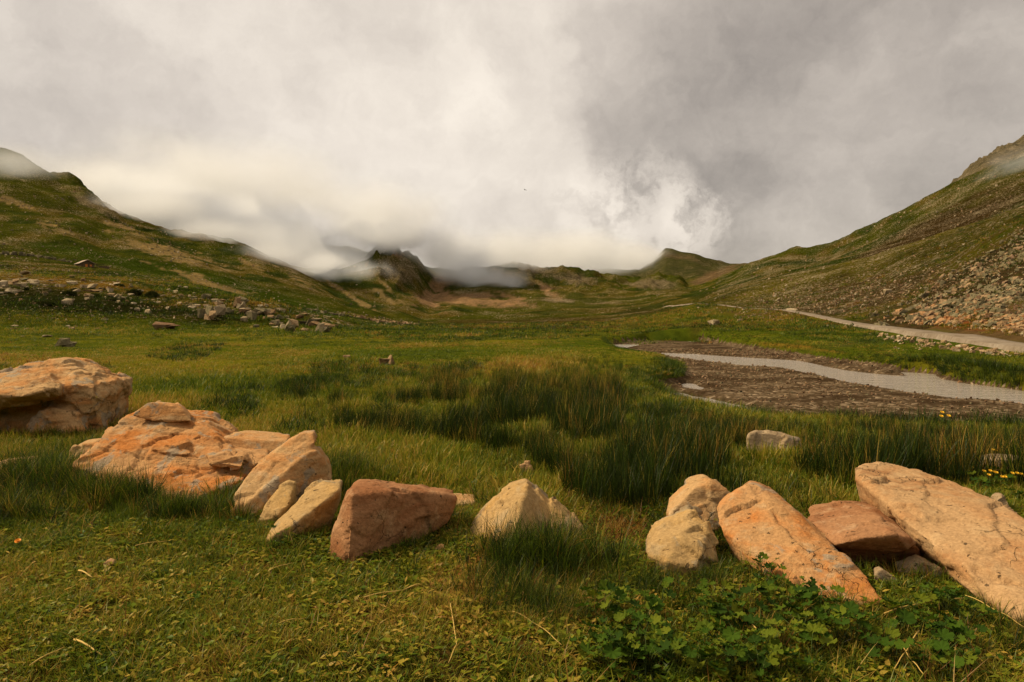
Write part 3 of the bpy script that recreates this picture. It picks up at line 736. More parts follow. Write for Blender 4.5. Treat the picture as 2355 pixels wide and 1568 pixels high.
rock('boulder', [block(c3, [(252, 388), (330, 300), (410, 222), (500, 188), (560, 215), (640, 268), (640, 420), (535, 480), (290, 470)], 5.35, 0.5, 0.5, 0.8, 0.15)], M_R['tan'], 'rounded tan boulder behind the grey lumpy rock', 0.016, 0.6, 2, seed=15)
rock('boulder', [
    block(c3, [(135, 600, .12), (178, 512, .2), (330, 442, .26), (412, 403, .3), (480, 412, .3), (510, 480, .24), (330, 520, .06), (470, 545, .02), (550, 585, .16), (575, 650, .14), (548, 745, .06), (430, 690, -.1), (250, 660, -.04), (150, 625, .06)], 4.5, 0.4, 0, 0.85, 0.12)],
    M_R['cream'], 'grey lumpy weathered rock in front of the orange slab', 0.013, 0.85, 1, seed=16)
rock('boulder', [block(c3, [(533, 400, .85), (560, 330, .95), (640, 270, 1.05), (690, 248, 1.1), (740, 195, 1.15), (790, 205, 1.15), (870, 250, 1.1), (1000, 370, .9), (1150, 480, .7), (1300, 620, .45), (1430, 740, .22), (1525, 885, .0), (1430, 915, -.04),
     (1180, 880, .02), (1050, 830, .1), (900, 730, .28), (820, 610, .48), (640, 520, .66), (550, 455, .78)], 4.05, 0.32, 0, 0.86, 0.12)], M_R['orange'], 'long vivid orange slab slanting down to the right in the grass', 0.015, 0.55, 3, seed=17)
rock('boulder', [
    block(c3, [(1085, 432, .5), (1220, 405, .56), (1380, 390, .6), (1510, 400, .56), (1600, 432, .44), (1240, 560, .06), (1400, 522, -.04), (1600, 500, -.04), (1690, 528, .04), (1755, 598, .2), (1752, 650, .24), (1600, 672, .26), (1330, 662, .26)], 4.55, 0.5, 0, 0.85)],
    M_R['brick'], 'brick red wedge wedged between the orange slab and the huge flat slab', 0.014, 0.55, 1, strat=0.01, seed=18)
rock('boulder', [block(c3, [(1475, 725), (1520, 700), (1625, 765), (1622, 795), (1540, 805), (1490, 770)], 4.35, 0.12, 0.3, 0.8, 0.05)], M_R['pale'], 'small pale stone on bare earth under the red wedge', 0.010, 0.4, 1, 'stone', seed=19)
rock('boulder', [block(c3, [(1595, 712), (1690, 675), (1760, 658), (1885, 722), (1830, 750), (1700, 765)], 4.5, 0.16, 0.3, 0.8, 0.05)], M_R['pale'], 'crumbling pale stone against the side of the huge flat slab', 0.010, 0.5, 1, 'stone', seed=20)
rock('boulder', [
    [at(*c3(x, y), Y_) for x, y, Y_ in [(1362, 102, 5.75), (1400, 78, 5.95), (1500, 77, 6.0), (1700, 105, 5.9), (1900, 168, 5.6), (2100, 240, 5.3), (2250, 312, 5.0), (2345, 392, 4.75), (2470, 500, 4.45), (2700, 760, 4.0),
       (1420, 175, 5.45), (1445, 235, 5.3), (1600, 322, 5.02), (1760, 405, 4.8), (1880, 515, 4.55), (2000, 645, 4.32), (2110, 765, 4.12), (2200, 895, 3.95), (2265, 975, 3.85), (2600, 1150, 3.55),
       (1350, 170, 5.6), (1372, 300, 5.65), (1420, 372, 5.6), (1560, 430, 5.4), (1700, 560, 5.1), (1880, 735, 4.7), (2050, 850, 4.4), (2150, 905, 4.2), (2240, 985, 4.0)]]
    + [Vector((3.0, 5.5, -0.05)), Vector((3.4, 5.5, -0.1)), Vector((3.5, 4.4, -0.1)), Vector((2.75, 4.25, -0.12)), Vector((3.1, 3.8, -0.12))]],
    M_R['sand'], 'huge flat topped sandstone slab, smooth and sloping, with a dark undercut side', 0.018, 0.7, 2, seed=21)
rock('boulder', [block(c1, [(-120, 880), (0, 845), (120, 835), (222, 828), (205, 870), (100, 905), (0, 930), (-100, 950)], 7.4, 0.35, 0.8, 0.9, 0.15)], M_R['sand'], 'low flat sandy slab in long grass beside the layered boulder', 0.018, 0.4, 2, seed=22)
rock('boulder', [block(c1, [(-100, 1000), (-50, 978), (30, 975), (70, 985), (20, 1002), (-60, 1012)], 6.7, 0.2, 0.8, 0.9, 0.1)], M_R['sand'], 'small flat stone in the grass below the low sandy slab', 0.014, 0.3, 1, seed=23)
ident = lambda x, y: (x, y)
rock('boulder', [block(ident, [(1714, 1040), (1717, 1008), (1724, 997), (1768, 993), (1798, 1001), (1840, 1010), (1846, 1030), (1838, 1042)], 8.6, 0.3, 0.4, 0.8, 0.15)], M_R['pale'], 'whitish boulder standing alone among the dark rushes', 0.018, 0.6, 1, seed=24)
rock('boulder', [block(ident, [(1190, 1079), (1194, 1071), (1206, 1068), (1222, 1072), (1224, 1080), (1208, 1082)], 7.5, 0.12, 0.3, 0.8, 0.05), block(ident, [(1204, 1072), (1206, 1061), (1219, 1060), (1217, 1068), (1214, 1074)], 7.52, 0.05, 0.2, 0.8)], M_R['sand'], 'small ragged pinkish stone in bright grass before the rushes', 0.007, 0.5, 1, 'stone', seed=25)
rock('boulder', [block(ident, [(2262, 1082), (2266, 1058), (2300, 1054), (2360, 1058), (2460, 1066), (2460, 1095), (2300, 1092)], 7.4, 0.35, 0.5, 0.85, 0.12)], M_R['pale'], 'low pale slab behind yellow flowers and the huge flat slab', 0.018, 0.5, 1, seed=26)
rock('boulder', [block(ident, [(2284, 1162), (2292, 1146), (2306, 1138), (2318, 1144), (2326, 1166)], 5.9, 0.15, 0.3, 0.8, 0.1)], M_R['pale'], 'little pale stone peeping over the back edge of the huge slab', 0.010, 0.5, 1, 'stone', seed=27)
for k, (x0, y0, x1, y1, mt, lb, Y_) in enumerate([
    (160, 1281, 190, 1294, 'sand', 'flat sandy pebble in the turf beside a thin pale chip', 4.75), (235, 1287, 263, 1301, 'sand', 'thin pale pointed chip of stone on the turf', 4.62),
    (998, 1252, 1024, 1271, 'tan', 'brown pebble between the red block and the pyramid boulder', 4.9), (933, 1414, 958, 1433, 'pale', 'rounded grey pink pebble in trampled turf', 3.75)]):
    rock('stone', [block(ident, [(x0, y1), (x0 + 3, (y0 + y1) / 2), ((x0 + x1) / 2, y0), (x1 - 2, y0 + 4), (x1, y1 - 3), ((x0 + x1) / 2, y1 + 2)], Y_, 0.06, 0.4, 0.85, 0.02)], M_R[mt], lb, 0.005, 0.15, 2, 'stone', seed=40 + k)

# ------------------------------------------------------------------ middle distance rocks
def far_mat(name, a, b, dark):
    m, t, out = new_mat(name)
    p = t.position(); oi = t.new('ShaderNodeObjectInfo'); rnd = E(t.nt, oi.outputs['Random'])
    n = t.noise(p, 1.6, 4, 0.65); n2 = t.noise(p, 7.0, 3, 0.6)
    c = t.mix((n + (t.attr('rnd') + rnd - 0.5) * 0.35).step(0.35, 0.68), a, b)
    c = t.mix((n2 + n * 0.4).step(0.72, 0.86) * 0.7, c, dark)
    principled(t, out, c, 1.0, t.bump(n2 + n, 0.8, 0.12), 0.0)
    return m
M_F = {'pale': far_mat('stone_pale', (0.28, 0.21, 0.12), (0.44, 0.35, 0.22), (0.085, 0.065, 0.038)),
       'tan': far_mat('stone_tan', (0.21, 0.13, 0.064), (0.35, 0.235, 0.125), (0.08, 0.046, 0.024)),
       'orange': far_mat('stone_orange', (0.27, 0.12, 0.045), (0.38, 0.215, 0.10), (0.10, 0.045, 0.02)),
       'grey': far_mat('stone_grey', (0.105, 0.088, 0.048), (0.20, 0.165, 0.09), (0.035, 0.03, 0.018)),
       'brown': far_mat('stone_brown', (0.15, 0.085, 0.045), (0.26, 0.165, 0.095), (0.045, 0.028, 0.016))}
def hull_mesh(seed, n=11, flatn=0.6, layers=1):
    """angular stone about 1 unit wide, origin at its base"""
    r = np.random.default_rng(seed); bm = bmesh.new()
    for l in range(layers):
        q = r.normal(size=(n, 3)); q /= np.linalg.norm(q, axis=1)[:, None]
        q = np.sign(q) * np.abs(q) ** 0.6 * 0.5 * r.uniform(0.8, 1.0, (n, 1))
        q[:, 2] *= flatn; q[:, 1] *= r.uniform(0.6, 0.9)
        q[:, 2] += 0.22 * flatn + 0.25 * flatn * l
        if layers > 1: q[:, 0] = q[:, 0] * r.uniform(0.5, 0.95) + r.uniform(-0.3, 0.3); q[:, 2] *= 0.7
        vs = [bm.verts.new(v_) for v_ in q]
        g = bmesh.ops.convex_hull(bm, input=vs)
        bmesh.ops.delete(bm, geom=list({e for e in g['geom_interior'] + g['geom_unused'] if isinstance(e, bmesh.types.BMVert)}), context='VERTS')
    bmesh.ops.recalc_face_normals(bm, faces=bm.faces)
    return bm
PROTO = {}
def proto(tone, k, layers=1):
    key = (tone, k, layers)
    if key not in PROTO:
        bm = hull_mesh(100 + k * 7 + layers, 12 if layers == 1 else 10, 0.55 + 0.3 * ((k * 37) % 10) / 10, layers)
        me = bpy.data.meshes.new('stone'); bm.to_mesh(me); bm.free(); me.materials.append(M_F[tone]); PROTO[key] = me
    return PROTO[key]
def far_rock(x0, y0, x1, y1, tone, label, name='rock', cat='rock', layers=1, k=0, group=None, rz=None):
    """one stone covering about this box of the view, standing on the land"""
    g = ground_hit((x0 + x1) / 2, y1 - 1)
    if g is None: return None
    x, Y, z = g
    me = proto(tone, k, layers)
    wd = (x1 - x0) / F * Y; ht = (y1 - y0) / F * Y
    co = np.array([v_.co[:] for v_ in me.vertices])
    ext = np.ptp(co, axis=0); top = co[:, 2].max()
    o = link(name, me); o.location = (x, Y + wd * 0.2, z - 0.06 * ht)
    o.scale = (wd / ext[0], wd / ext[0], max(ht * 1.06 / top, 0.05)); o.rotation_euler = (0, 0, rz if rz is not None else (k * 1.3 % 0.5 - 0.25))
    return tag(o, label, cat, group)
def r1(a, b, c, d_): return 0.1759 * a, 528.7 + 0.1759 * b, 0.1759 * c, 528.7 + 0.1759 * d_      # picture boxes read off two enlargements
def r2(a, b, c, d_): return 344.8 + 0.26845 * a, 643.7 + 0.26845 * b, 344.8 + 0.26845 * c, 643.7 + 0.26845 * d_
far_rock(872, 817, 908, 840, 'tan', 'single pale rock with a rusty streak alone in the green meadow', 'boulder', 'boulder', 2, 3)
far_rock(787, 817, 806, 825, 'tan', 'small low stone in the meadow near the rusty streaked rock', 'stone', 'stone', 1, 4)
far_rock(1626, 735, 1655, 748, 'pale', 'pale boulder by itself on the valley floor left of the track', 'boulder', 'boulder', 1, 5)
far_rock(119, 778, 165, 798, 'grey', 'grey rock with a dark cleft in bright meadow grass', 'boulder', 'boulder', 2, 6)
far_rock(350, 740, 412, 760, 'brown', 'rusty brown ledge of rock at the foot of the dark knoll', 'boulder', 'boulder', 2, 7)
far_rock(2200, 876, 2216, 884, 'orange', 'small orange stone standing in the stream under the bank', 'stone', 'stone', 1, 8)
far_rock(1810, 709, 1832, 716, 'pale', 'long white slab at the upper side of the track', 'boulder', 'boulder', 1, 2)
far_rock(2032, 664, 2052, 676, 'pale', 'pale upright block beside the top edge of the scree', 'boulder', 'boulder', 1, 1)
far_rock(2013, 739, 2048, 752, 'grey', 'long grey block lying on grass beside the track before the scree', 'boulder', 'boulder', 2, 9)
KN = 'weathered pale rock scattered on the dark knoll below the hut'
for k, bx in enumerate([(240, 535, 380, 590), (-30, 655, 80, 750), (80, 645, 240, 715), (165, 690, 310, 750), (345, 650, 490, 690), (595, 655, 680, 672), (590, 684, 710, 700), (705, 715, 830, 750), (870, 672, 1010, 715), (1030, 705, 1240, 770), (1055, 778, 1285, 812),
     (1400, 690, 1560, 728), (1385, 842, 1570, 885), (1665, 832, 1750, 855), (1615, 918, 1675, 950), (50, 762, 130, 782), (105, 780, 240, 820), (-10, 815, 45, 838), (385, 948, 570, 975), (790, 895, 930, 985), (1870, 1035, 1980, 1090), (1750, 1020, 1820, 1055), (240, 900, 290, 930), (1260, 755, 1330, 775), (2140, 768, 2210, 800), (1670, 705, 1720, 725)]):
    far_rock(*r1(*bx), ('pale', 'pale', 'tan', 'pale')[k % 4], KN, 'rock', 'rock', 2 if bx[2] - bx[0] > 150 else 1, k % 9, 'rocks on the dark knoll')
rk = random.Random(77)
for k in range(150):
    if k < 92: px = rk.uniform(0, 470); py = 655 + px * 0.09 + rk.gauss(0, 17)
    else: px = rk.uniform(440, 770); py = 690 + (px - 440) * 0.17 + rk.gauss(0, 9)
    wd_ = 6 + 16 * rk.random() ** 2
    far_rock(px - wd_ / 2, py - wd_ * rk.uniform(0.25, 0.5), px + wd_ / 2, py, rk.choice(['pale', 'tan', 'grey', 'pale']), 'small weathered stone in the strip of rubble along the dark knoll', 'rock', 'rock', 1, k % 12, 'rubble along the dark knoll')
for k, bx in enumerate([(85, 1283, 238, 1315), (130, 1245, 225, 1275), (295, 1285, 388, 1308), (850, 1248, 905, 1280), (890, 1272, 970, 1308), (945, 1256, 1005, 1280), (1195, 1283, 1275, 1302), (1290, 1162, 1390, 1185), (675, 1150, 735, 1170), (530, 1375, 665, 1408), (460, 1150, 495, 1168), (1125, 1278, 1165, 1294), (1365, 1205, 1395, 1222), (265, 1388, 310, 1402)]):
    far_rock(*r1(*bx), ('tan', 'pale')[k % 2], 'low flat stone in the open meadow at the foot of the knoll', 'stone', 'stone', 1, k % 9, 'flat stones in the meadow below the knoll')
for k, bx in enumerate([(405, 210, 620, 332), (530, 165, 642, 212), (705, 138, 848, 238), (622, 244, 702, 292), (768, 312, 832, 358), (740, 240, 955, 300), (808, 278, 902, 345), (950, 255, 1062, 300), (960, 298, 1122, 342), (998, 343, 1122, 398), (1112, 335, 1262, 438), (1240, 298, 1312, 338), (1278, 328, 1480, 392), (1405, 362, 1582, 448), (1282, 412, 1355, 442), (878, 382, 932, 412), (1040, 398, 1102, 418), (1540, 380, 1605, 410), (430, 120, 520, 160), (320, 128, 352, 150), (235, 122, 280, 146)]):
    wdt, hgt_ = bx[2] - bx[0], bx[3] - bx[1]
    subs = [bx] if wdt < 100 else [(bx[0] - 8, bx[1] + hgt_ * 0.1, bx[0] + wdt * 0.62, bx[3]), (bx[0] + wdt * 0.35, bx[1], bx[2] + 6, bx[3] - hgt_ * 0.12), (bx[0] + wdt * 0.2, bx[1] + hgt_ * 0.45, bx[0] + wdt * 0.75, bx[3] + hgt_ * 0.1)]
    for j_, sb in enumerate(subs):
        far_rock(*r2(*sb), ('grey', 'pale', 'tan')[(k + j_) % 3], ('grey', 'pale', 'tan')[(k + j_) % 3] + (' broad' if wdt > 100 else ' little') + ' slab of the broken outcrop running down from the knoll to the meadow', 'rock', 'rock', 2 if wdt > 100 else 1, (k * 3 + j_) % 11, ('grey', 'pale', 'tan')[(k + j_) % 3] + (' broad' if wdt > 100 else ' little') + ' slabs of the broken outcrop', rz=-0.25 + 0.1 * (k % 4))
# bedrock ledges: rows of upright blocks
def ledge(pts, tone, label, seed):
    r = np.random.default_rng(seed)
    g0 = ground_hit(*pts[len(pts) // 2][:2])
    e = bpy.data.objects.new('rock_ledge', None); COL.objects.link(e); e.location = g0; tag(e, label, 'rock ledge')
    for i in range(len(pts) - 1):
        (xa, ya, ha), (xb, yb, hb) = pts[i], pts[i + 1]
        n = max(2, int((xb - xa) / 6))
        for j in range(n):
            tt = (j + r.uniform(0, 0.6)) / n
            px, py, h_ = xa + (xb - xa) * tt, ya + (yb - ya) * tt, (ha + (hb - ha) * tt) * r.uniform(0.65, 1.1)
            g = ground_hit(px, py)
            if g is None: continue
            s_ = g[1] / F; wd = (xb - xa) / n * s_ * r.uniform(1.1, 2.0); ht = h_ * s_
            o = link('block', proto(tone, int(r.integers(0, 12))), e, (g[0] - g0[0], g[1] - g0[1] + r.uniform(0, 0.3) * wd, g[2] - g0[2] - 0.15 * ht))
            o.scale = (wd, wd * 1.2, ht * 1.5); o.rotation_euler = (0, 0, r.uniform(-0.4, 0.4))
ledge([(-20, 584, 16), (40, 586, 15), (85, 590, 14), (130, 598, 11), (168, 604, 9)], 'grey', 'low cliff of grey blocks running along the slope above the hut', 61)
ledge([(705, 712, 8), (760, 722, 13), (810, 730, 13)], 'grey', 'short grey rock ledge, left of two, low on the green slope', 62)
ledge([(812, 728, 12), (870, 740, 14), (920, 744, 10), (962, 746, 6)], 'tan', 'longer pale rock ledge ending at the flat meadow', 63)

# ------------------------------------------------------------------ scree
def stones_stuff(name, items, tone_default='tan'):
    """many stones joined: items = (x, y, z, size, tone, seed)"""
    tones = list(M_F.keys()); base = []
    for k in range(10):
        bm = hull_mesh(500 + k, 8, 0.6 + 0.05 * k); bmesh.ops.triangulate(bm, faces=bm.faces)
        bm.verts.ensure_lookup_table()
        base.append((np.array([v_.co[:] for v_ in bm.verts]), np.array([[v_.index for v_ in f_.verts] for f_ in bm.faces]))); bm.free()
    Vs, Fs, Ms, Rs, off = [], [], [], [], 0
    for (x, y, z, s_, tone, k) in items:
        v_, f_ = base[k % 10]; a = (k * 2.399) % 6.283; c, sn = math.cos(a), math.sin(a)
        tl = ((k * 0.618) % 1 - 0.5) * 0.7
        q = v_ * s_; q = np.stack([q[:, 0] * c - q[:, 1] * sn, q[:, 0] * sn + q[:, 1] * c, q[:, 2] + q[:, 0] * tl], 1) + (x, y, z - 0.1 * s_)
        Vs.append(q); Fs.append(f_ + off); off += len(q); Ms.append(np.full(len(f_), tones.index(tone))); Rs.append(np.full(len(q), (k * 0.7548) % 1))
    me = np_mesh(name, np.vstack(Vs), np.vstack(Fs), None, False)
    for tn in tones: me.materials.append(M_F[tn])
    me.polygons.foreach_set('material_index', np.concatenate(Ms).astype(np.int32)); fattr(me, 'rnd', np.concatenate(Rs))
    return tag(link(name, me), kind='stuff')
def zone_tone(px, py, r):
    o = math.exp(-((px - 2230) / 190) ** 2 - ((py - 742 - (px - 2230) * 0.03) / 16) ** 2)
    if r.random() < o * 0.5: return 'orange'
    if py > 752 + (px - 2230) * 0.05: return 'tan' if r.random() < 0.75 else 'pale'
    if py < 730: return 'grey' if r.random() < 0.62 else ('tan' if r.random() < 0.7 else 'brown')
    return 'tan' if r.random() < 0.6 else 'grey'
r = random.Random(5)
cand = []
SC2 = [(1985, 760), (2010, 736), (2060, 712), (2120, 680), (2160, 650), (2230, 600), (2354, 525), (2480, 460), (2480, 815), (2354, 792), (2230, 772), (2120, 757)]
while len(cand) < 8200:
    px, py = r.uniform(1985, 2480), r.uniform(470, 815)
    if sdf_poly(np.array([px]), np.array([py]), SC2)[0] > r.uniform(-46, 12): continue
    low = np.interp(py, [500, 600, 680, 740, 800], [7.0, 9, 12, 18, 28])
    sp_ = low * (0.28 + 1.7 * r.random() ** 4)
    g = ground_hit(px, py)
    if g is None or g[1] > 320: continue
    if float(fbm2(np.array([g[0] / 6]), np.array([g[1] / 6]), 3, 205)[0]) < -0.10 and r.random() < 0.85: continue
    cand.append((px, py, g, sp_))
# stones of the heaps below the track
for hx, hy, rx, ry, n_, sz in [(2075, 775, 60, 13, 70, 17), (2140, 792, 50, 8, 26, 18), (2185, 799, 30, 8, 16, 22), (2290, 812, 70, 6, 22, 26), (1965, 752, 40, 4, 22, 9), (2100, 800, 60, 6, 14, 9), (2240, 805, 40, 5, 8, 20), (2330, 818, 40, 5, 8, 24)]:
    for _ in range(n_):
        px, py = hx + r.gauss(0, 0.5) * rx, hy + r.gauss(0, 0.5) * ry
        g = ground_hit(px, py)
        if g and g[1] < 150: cand.append((px, py, g, sz * (0.4 + 0.8 * r.random() ** 1.5)))
trk = np.array([(q.x, q.y) for q in pts])
def off_track(g, gap):
    dmin = np.min(np.hypot(cxy[:, 0] - g[0], cxy[:, 1] - g[1])); return dmin > gap
cand = [c_ for c_ in cand if off_track(c_[2], 2.0 + c_[3] * c_[2][1] / F * 0.5)]
cand.sort(key=lambda q: -q[3])
words = {'orange': 'rust orange angular boulder among the scree above the gravel track', 'tan': 'tan angular boulder among the scree above the gravel track', 'pale': 'pale angular boulder among the scree above the gravel track', 'grey': 'grey lichened boulder among the scree above the gravel track', 'brown': 'brown boulder among the scree above the gravel track'}
n_ind = 0; rest = []
for k, (px, py, g, sp_) in enumerate(cand):
    tone = zone_tone(px, py, r); s_ = sp_ * g[1] / F
    below = py > np.interp(px, [q[0] for q in ROAD], [q[1] for q in ROAD])
    if n_ind < 290 and -10 < px < 2365:
        if below and tone == 'grey': tone = 'tan'
        o = link('scree_boulder', proto(tone, k % 12)); o.location = (g[0], g[1], g[2] - 0.12 * s_)
        o.scale = (s_ * r.uniform(0.9, 1.35), s_ * r.uniform(0.8, 1.2), s_ * r.uniform(0.7, 1.15)); o.rotation_euler = (r.uniform(-0.35, 0.35), r.uniform(-0.35, 0.35), r.uniform(0, 6.28))
        size_ = 'huge' if n_ind < 25 else ('large' if n_ind < 90 else ('medium sized' if n_ind < 190 else 'smallish'))
        tag(o, size_ + ' ' + (words[tone].replace('among the scree above', 'heaped on the grass below') if below else words[tone]), 'boulder', ('%s %s boulders heaped below the track' if below else '%s %s boulders in the scree') % (size_, tone)); n_ind += 1
    else: rest.append((g[0], g[1], g[2], s_, tone, k))
stones_stuff('scree', rest)
# small stones strewn over both hillsides
items = []
def strew(n, x0, x1, y0, y1, size, tones, dens=None, ymax=1200):
    k = 0; tries = 0
    while k < n and tries < n * 12:
        tries += 1
        px, py = r.uniform(x0, x1), r.uniform(y0, y1)
        g = ground_hit(px, py)
        if g is None or g[1] > ymax or g[1] < 45 or not off_track(g, 2.6): continue
        if dens is not None and r.random() > dens(px, py, g): continue
        s_ = size * (0.35 + 1.2 * r.random() ** 3) * g[1] / F
        items.append((g[0], g[1], g[2], s_, r.choice(tones), len(items))); k += 1
cl = lambda px, py, g: 0.15 + 2.2 * max(0.0, float(fbm2(np.array([g[0] / 25]), np.array([g[1] / 25]), 3, 201)[0]))
strew(2200, -60, 900, 430, 740, 4.6, ['pale', 'tan', 'pale', 'grey'], cl)
strew(420, -60, 620, 600, 735, 6.0, ['pale', 'tan', 'grey'], cl, 300)
band = lambda px, py, g: math.exp(-((py - (685 - (px - 1960) * 0.16)) / 34) ** 2)
strew(2700, 1690, 2300, 580, 740, 5.5, ['pale', 'tan', 'tan', 'brown'], band, 420)
strew(1500, 1620, 2400, 400, 720, 4.8, ['pale', 'tan', 'brown'], cl, 800)
strew(260, 1560, 2120, 650, 755, 5.0, ['pale', 'tan'], cl, 420)
strew(330, 860, 1620, 640, 735, 3.2, ['pale', 'tan'], cl)
strew(220, 860, 965, 715, 750, 5.0, ['pale', 'tan', 'grey'], None, 420)
for (a, b, rx, ry, rot) in [(137, 526, 62, 9, 16), (383, 578, 105, 13, 17), (470, 648, 92, 9, 18), (660, 626, 60, 6, 28), (770, 657, 36, 5, 30), (300, 528, 60, 7, 24), (560, 600, 40, 7, 24), (50, 470, 60, 6, 20)]:
    c_, s__ = math.cos(math.radians(rot)), math.sin(math.radians(rot))
    for _ in range(int(rx * 1.6)):
        u, v_ = r.gauss(0, 0.5) * rx, r.gauss(0, 0.6) * ry; g = ground_hit(a + u * c_ - v_ * s__, b + u * s__ + v_ * c_)
        if g and 250 < g[1] < 1100: items.append((g[0], g[1], g[2], 3.6 * (0.4 + 1.3 * r.random() ** 3) * g[1] / F, r.choice(['pale', 'tan', 'tan', 'grey']), len(items)))
stones_stuff('strewn_stones', items)

# ------------------------------------------------------------------ hut
m, t, out = new_mat('hut_stone'); M_HW = m
p = t.coord('Object'); n = t.noise(p, 2.4, 4, 0.6); vv_ = t.voronoi(p, 3.0)
principled(t, out, t.mix(n.step(0.35, 0.7), (0.085, 0.058, 0.028), (0.15, 0.105, 0.055)), 0.95, t.bump(vv_, 0.6, 0.08))
m, t, out = new_mat('hut_roof'); M_HR = m
p = t.coord('Object'); n = t.noise(p, 1.5, 4, 0.6)
principled(t, out, t.mix(n.step(0.35, 0.7), (0.30, 0.215, 0.15), (0.40, 0.31, 0.22)), 0.8)
m, t, out = new_mat('orange_shutter'); M_HS = m
p = t.coord('Object'); n = t.noise(p, 3.0, 3, 0.6)
principled(t, out, t.mix(n, (0.55, 0.16, 0.03), (0.70, 0.24, 0.05)), 0.7)
m, t, out = new_mat('old_timber'); M_TI = m
p = t.coord('Object'); n = t.noise(p, 4.0, 3, 0.6)
principled(t, out, t.mix(n, (0.06, 0.038, 0.02), (0.12, 0.08, 0.045)), 0.9)
def boxes(name, bxs, mat, parent=None, loc=None):
    bm = bmesh.new()
    for (a, b, c, d_, e, f_) in bxs:
        vs = [bm.verts.new(q) for q in [(a, c, e), (b, c, e), (b, d_, e), (a, d_, e), (a, c, f_), (b, c, f_), (b, d_, f_), (a, d_, f_)]]
        for q in [(0, 3, 2, 1), (4, 5, 6, 7), (0, 1, 5, 4), (1, 2, 6, 5), (2, 3, 7, 6), (3, 0, 4, 7)]: bm.faces.new([vs[i] for i in q])
    me = bpy.data.meshes.new(name); bm.to_mesh(me); bm.free(); me.materials.append(mat)
    return link(name, me, parent, loc)
g = ground_hit(184, 612.5)
hut = bpy.data.objects.new('stone_hut', None); COL.objects.link(hut); hut.location = (g[0], g[1] + 4, g[2] - 0.1); hut.rotation_euler = (0, 0, math.radians(46))
tag(hut, 'small stone mountain hut with pitched roof and orange shutters on the green slope', 'hut')
hw, hl, he, hr = 3.0, 3.6, 1.55, 3.1      # half width, half length, eaves, ridge
me = mesh_from('wall', [(-hw, -hl, -1.5), (hw, -hl, -1.5), (hw, hl, -1.5), (-hw, hl, -1.5), (-hw, -hl, he), (hw, -hl, he), (hw, hl, he), (-hw, hl, he), (0, -hl, hr), (0, hl, hr)],
   [(0, 1, 5, 8, 4), (2, 3, 7, 9, 6), (1, 2, 6, 5), (3, 0, 4, 7)], M_HW, False); hut_wall = link('wall', me, hut)
for s_ in (-1, 1):
    k_ = (hr - he) / hw; ex = hw + 0.55
    me = mesh_from('roof', [(0, -hl - .6, hr + .12), (0, hl + .6, hr + .12), (s_ * ex, hl + .6, hr + .12 - k_ * ex), (s_ * ex, -hl - .6, hr + .12 - k_ * ex),
                            (0, -hl - .6, hr + .32), (0, hl + .6, hr + .32), (s_ * ex, hl + .6, hr + .32 - k_ * ex), (s_ * ex, -hl - .6, hr + .32 - k_ * ex)],
                   [(0, 1, 2, 3), (4, 7, 6, 5), (0, 3, 7, 4), (1, 5, 6, 2), (3, 2, 6, 7), (0, 4, 5, 1)], M_HR, False); link('roof', me, hut)
boxes('shutter', [(-0.95, 0.05, -hl - 0.09, -hl - 0.004, 0.0, 1.25)], M_HS, hut_wall)
boxes('shutter', [(1.0, 1.85, -hl - 0.09, -hl - 0.004, 0.25, 1.15)], M_HS, hut_wall)
boxes('lintel', [(-1.3, 2.2, -hl - 0.06, -hl - 0.003, 1.35, 1.52)], M_TI, hut_wall)
g = ground_hit(231, 615)
ruin = bpy.data.objects.new('ruined_shed', None); COL.objects.link(ruin); ruin.location = (g[0], g[1], g[2] - 0.1); ruin.rotation_euler = (0, 0, math.radians(-8))
tag(ruin, 'collapsed low shed with bare timber posts beside the hut', 'shed')
boxes('wall', [(-1.2, 3.0, 0, 0.5, -0.6, 1.0), (2.5, 3.0, 0.505, 3.0, -0.6, 0.9)], M_HW, ruin)
for q in (-2.7, -1.9): boxes('post', [(q, q + 0.25, 0, 0.25, -0.5, 1.7)], M_TI, ruin)
boxes('beam', [(-2.9, 2.4, -0.05, 0.3, 1.705, 1.95)], M_TI, ruin)

# ------------------------------------------------------------------ grass
def grass_mat(name, stops, transl=0.35, inst=True, vary=0.34, straw_at=None):
    m, t, out = new_mat(name)
    tint = t.attr('tint', 'INSTANCER' if inst else 'GEOMETRY')
    bl = t.attr('blade'); f_ = tint + (bl - 0.5) * vary
    if straw_at: f_ = f_ + bl.step(straw_at, straw_at + 0.01) * 0.45
    c = t.ramp(f_, stops)
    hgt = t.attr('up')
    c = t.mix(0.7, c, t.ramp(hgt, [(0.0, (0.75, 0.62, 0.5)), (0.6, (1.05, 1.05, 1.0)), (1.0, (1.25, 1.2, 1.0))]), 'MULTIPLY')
    d_ = t.new('ShaderNodeBsdfDiffuse'); tr = t.new('ShaderNodeBsdfTranslucent'); gl = t.new('ShaderNodeBsdfGlossy'); gl.inputs['Roughness'].default_value = 0.45
    gl.inputs['Color'].default_value = (0.9, 0.9, 0.85, 1)
    t.link(c, d_.inputs['Color']); t.link(c, tr.inputs['Color'])
    mx = t.new('ShaderNodeMixShader'); mx.inputs[0].default_value = transl
    t.link(d_.outputs[0], mx.inputs[1]); t.link(tr.outputs[0], mx.inputs[2])
    m2 = t.new('ShaderNodeMixShader'); m2.inputs[0].default_value = 0.012
    t.link(mx.outputs[0], m2.inputs[1]); t.link(gl.outputs[0], m2.inputs[2])
    t.link(m2.outputs[0], out.inputs['Surface'])
    return m
PAL = [(0.0, (0.014, 0.020, 0.004)), (0.22, (0.029, 0.053, 0.004)), (0.42, (0.092, 0.140, 0.006)), (0.62, (0.215, 0.20, 0.012)), (0.8, (0.40, 0.26, 0.045)), (1.0, (0.22, 0.085, 0.018))]
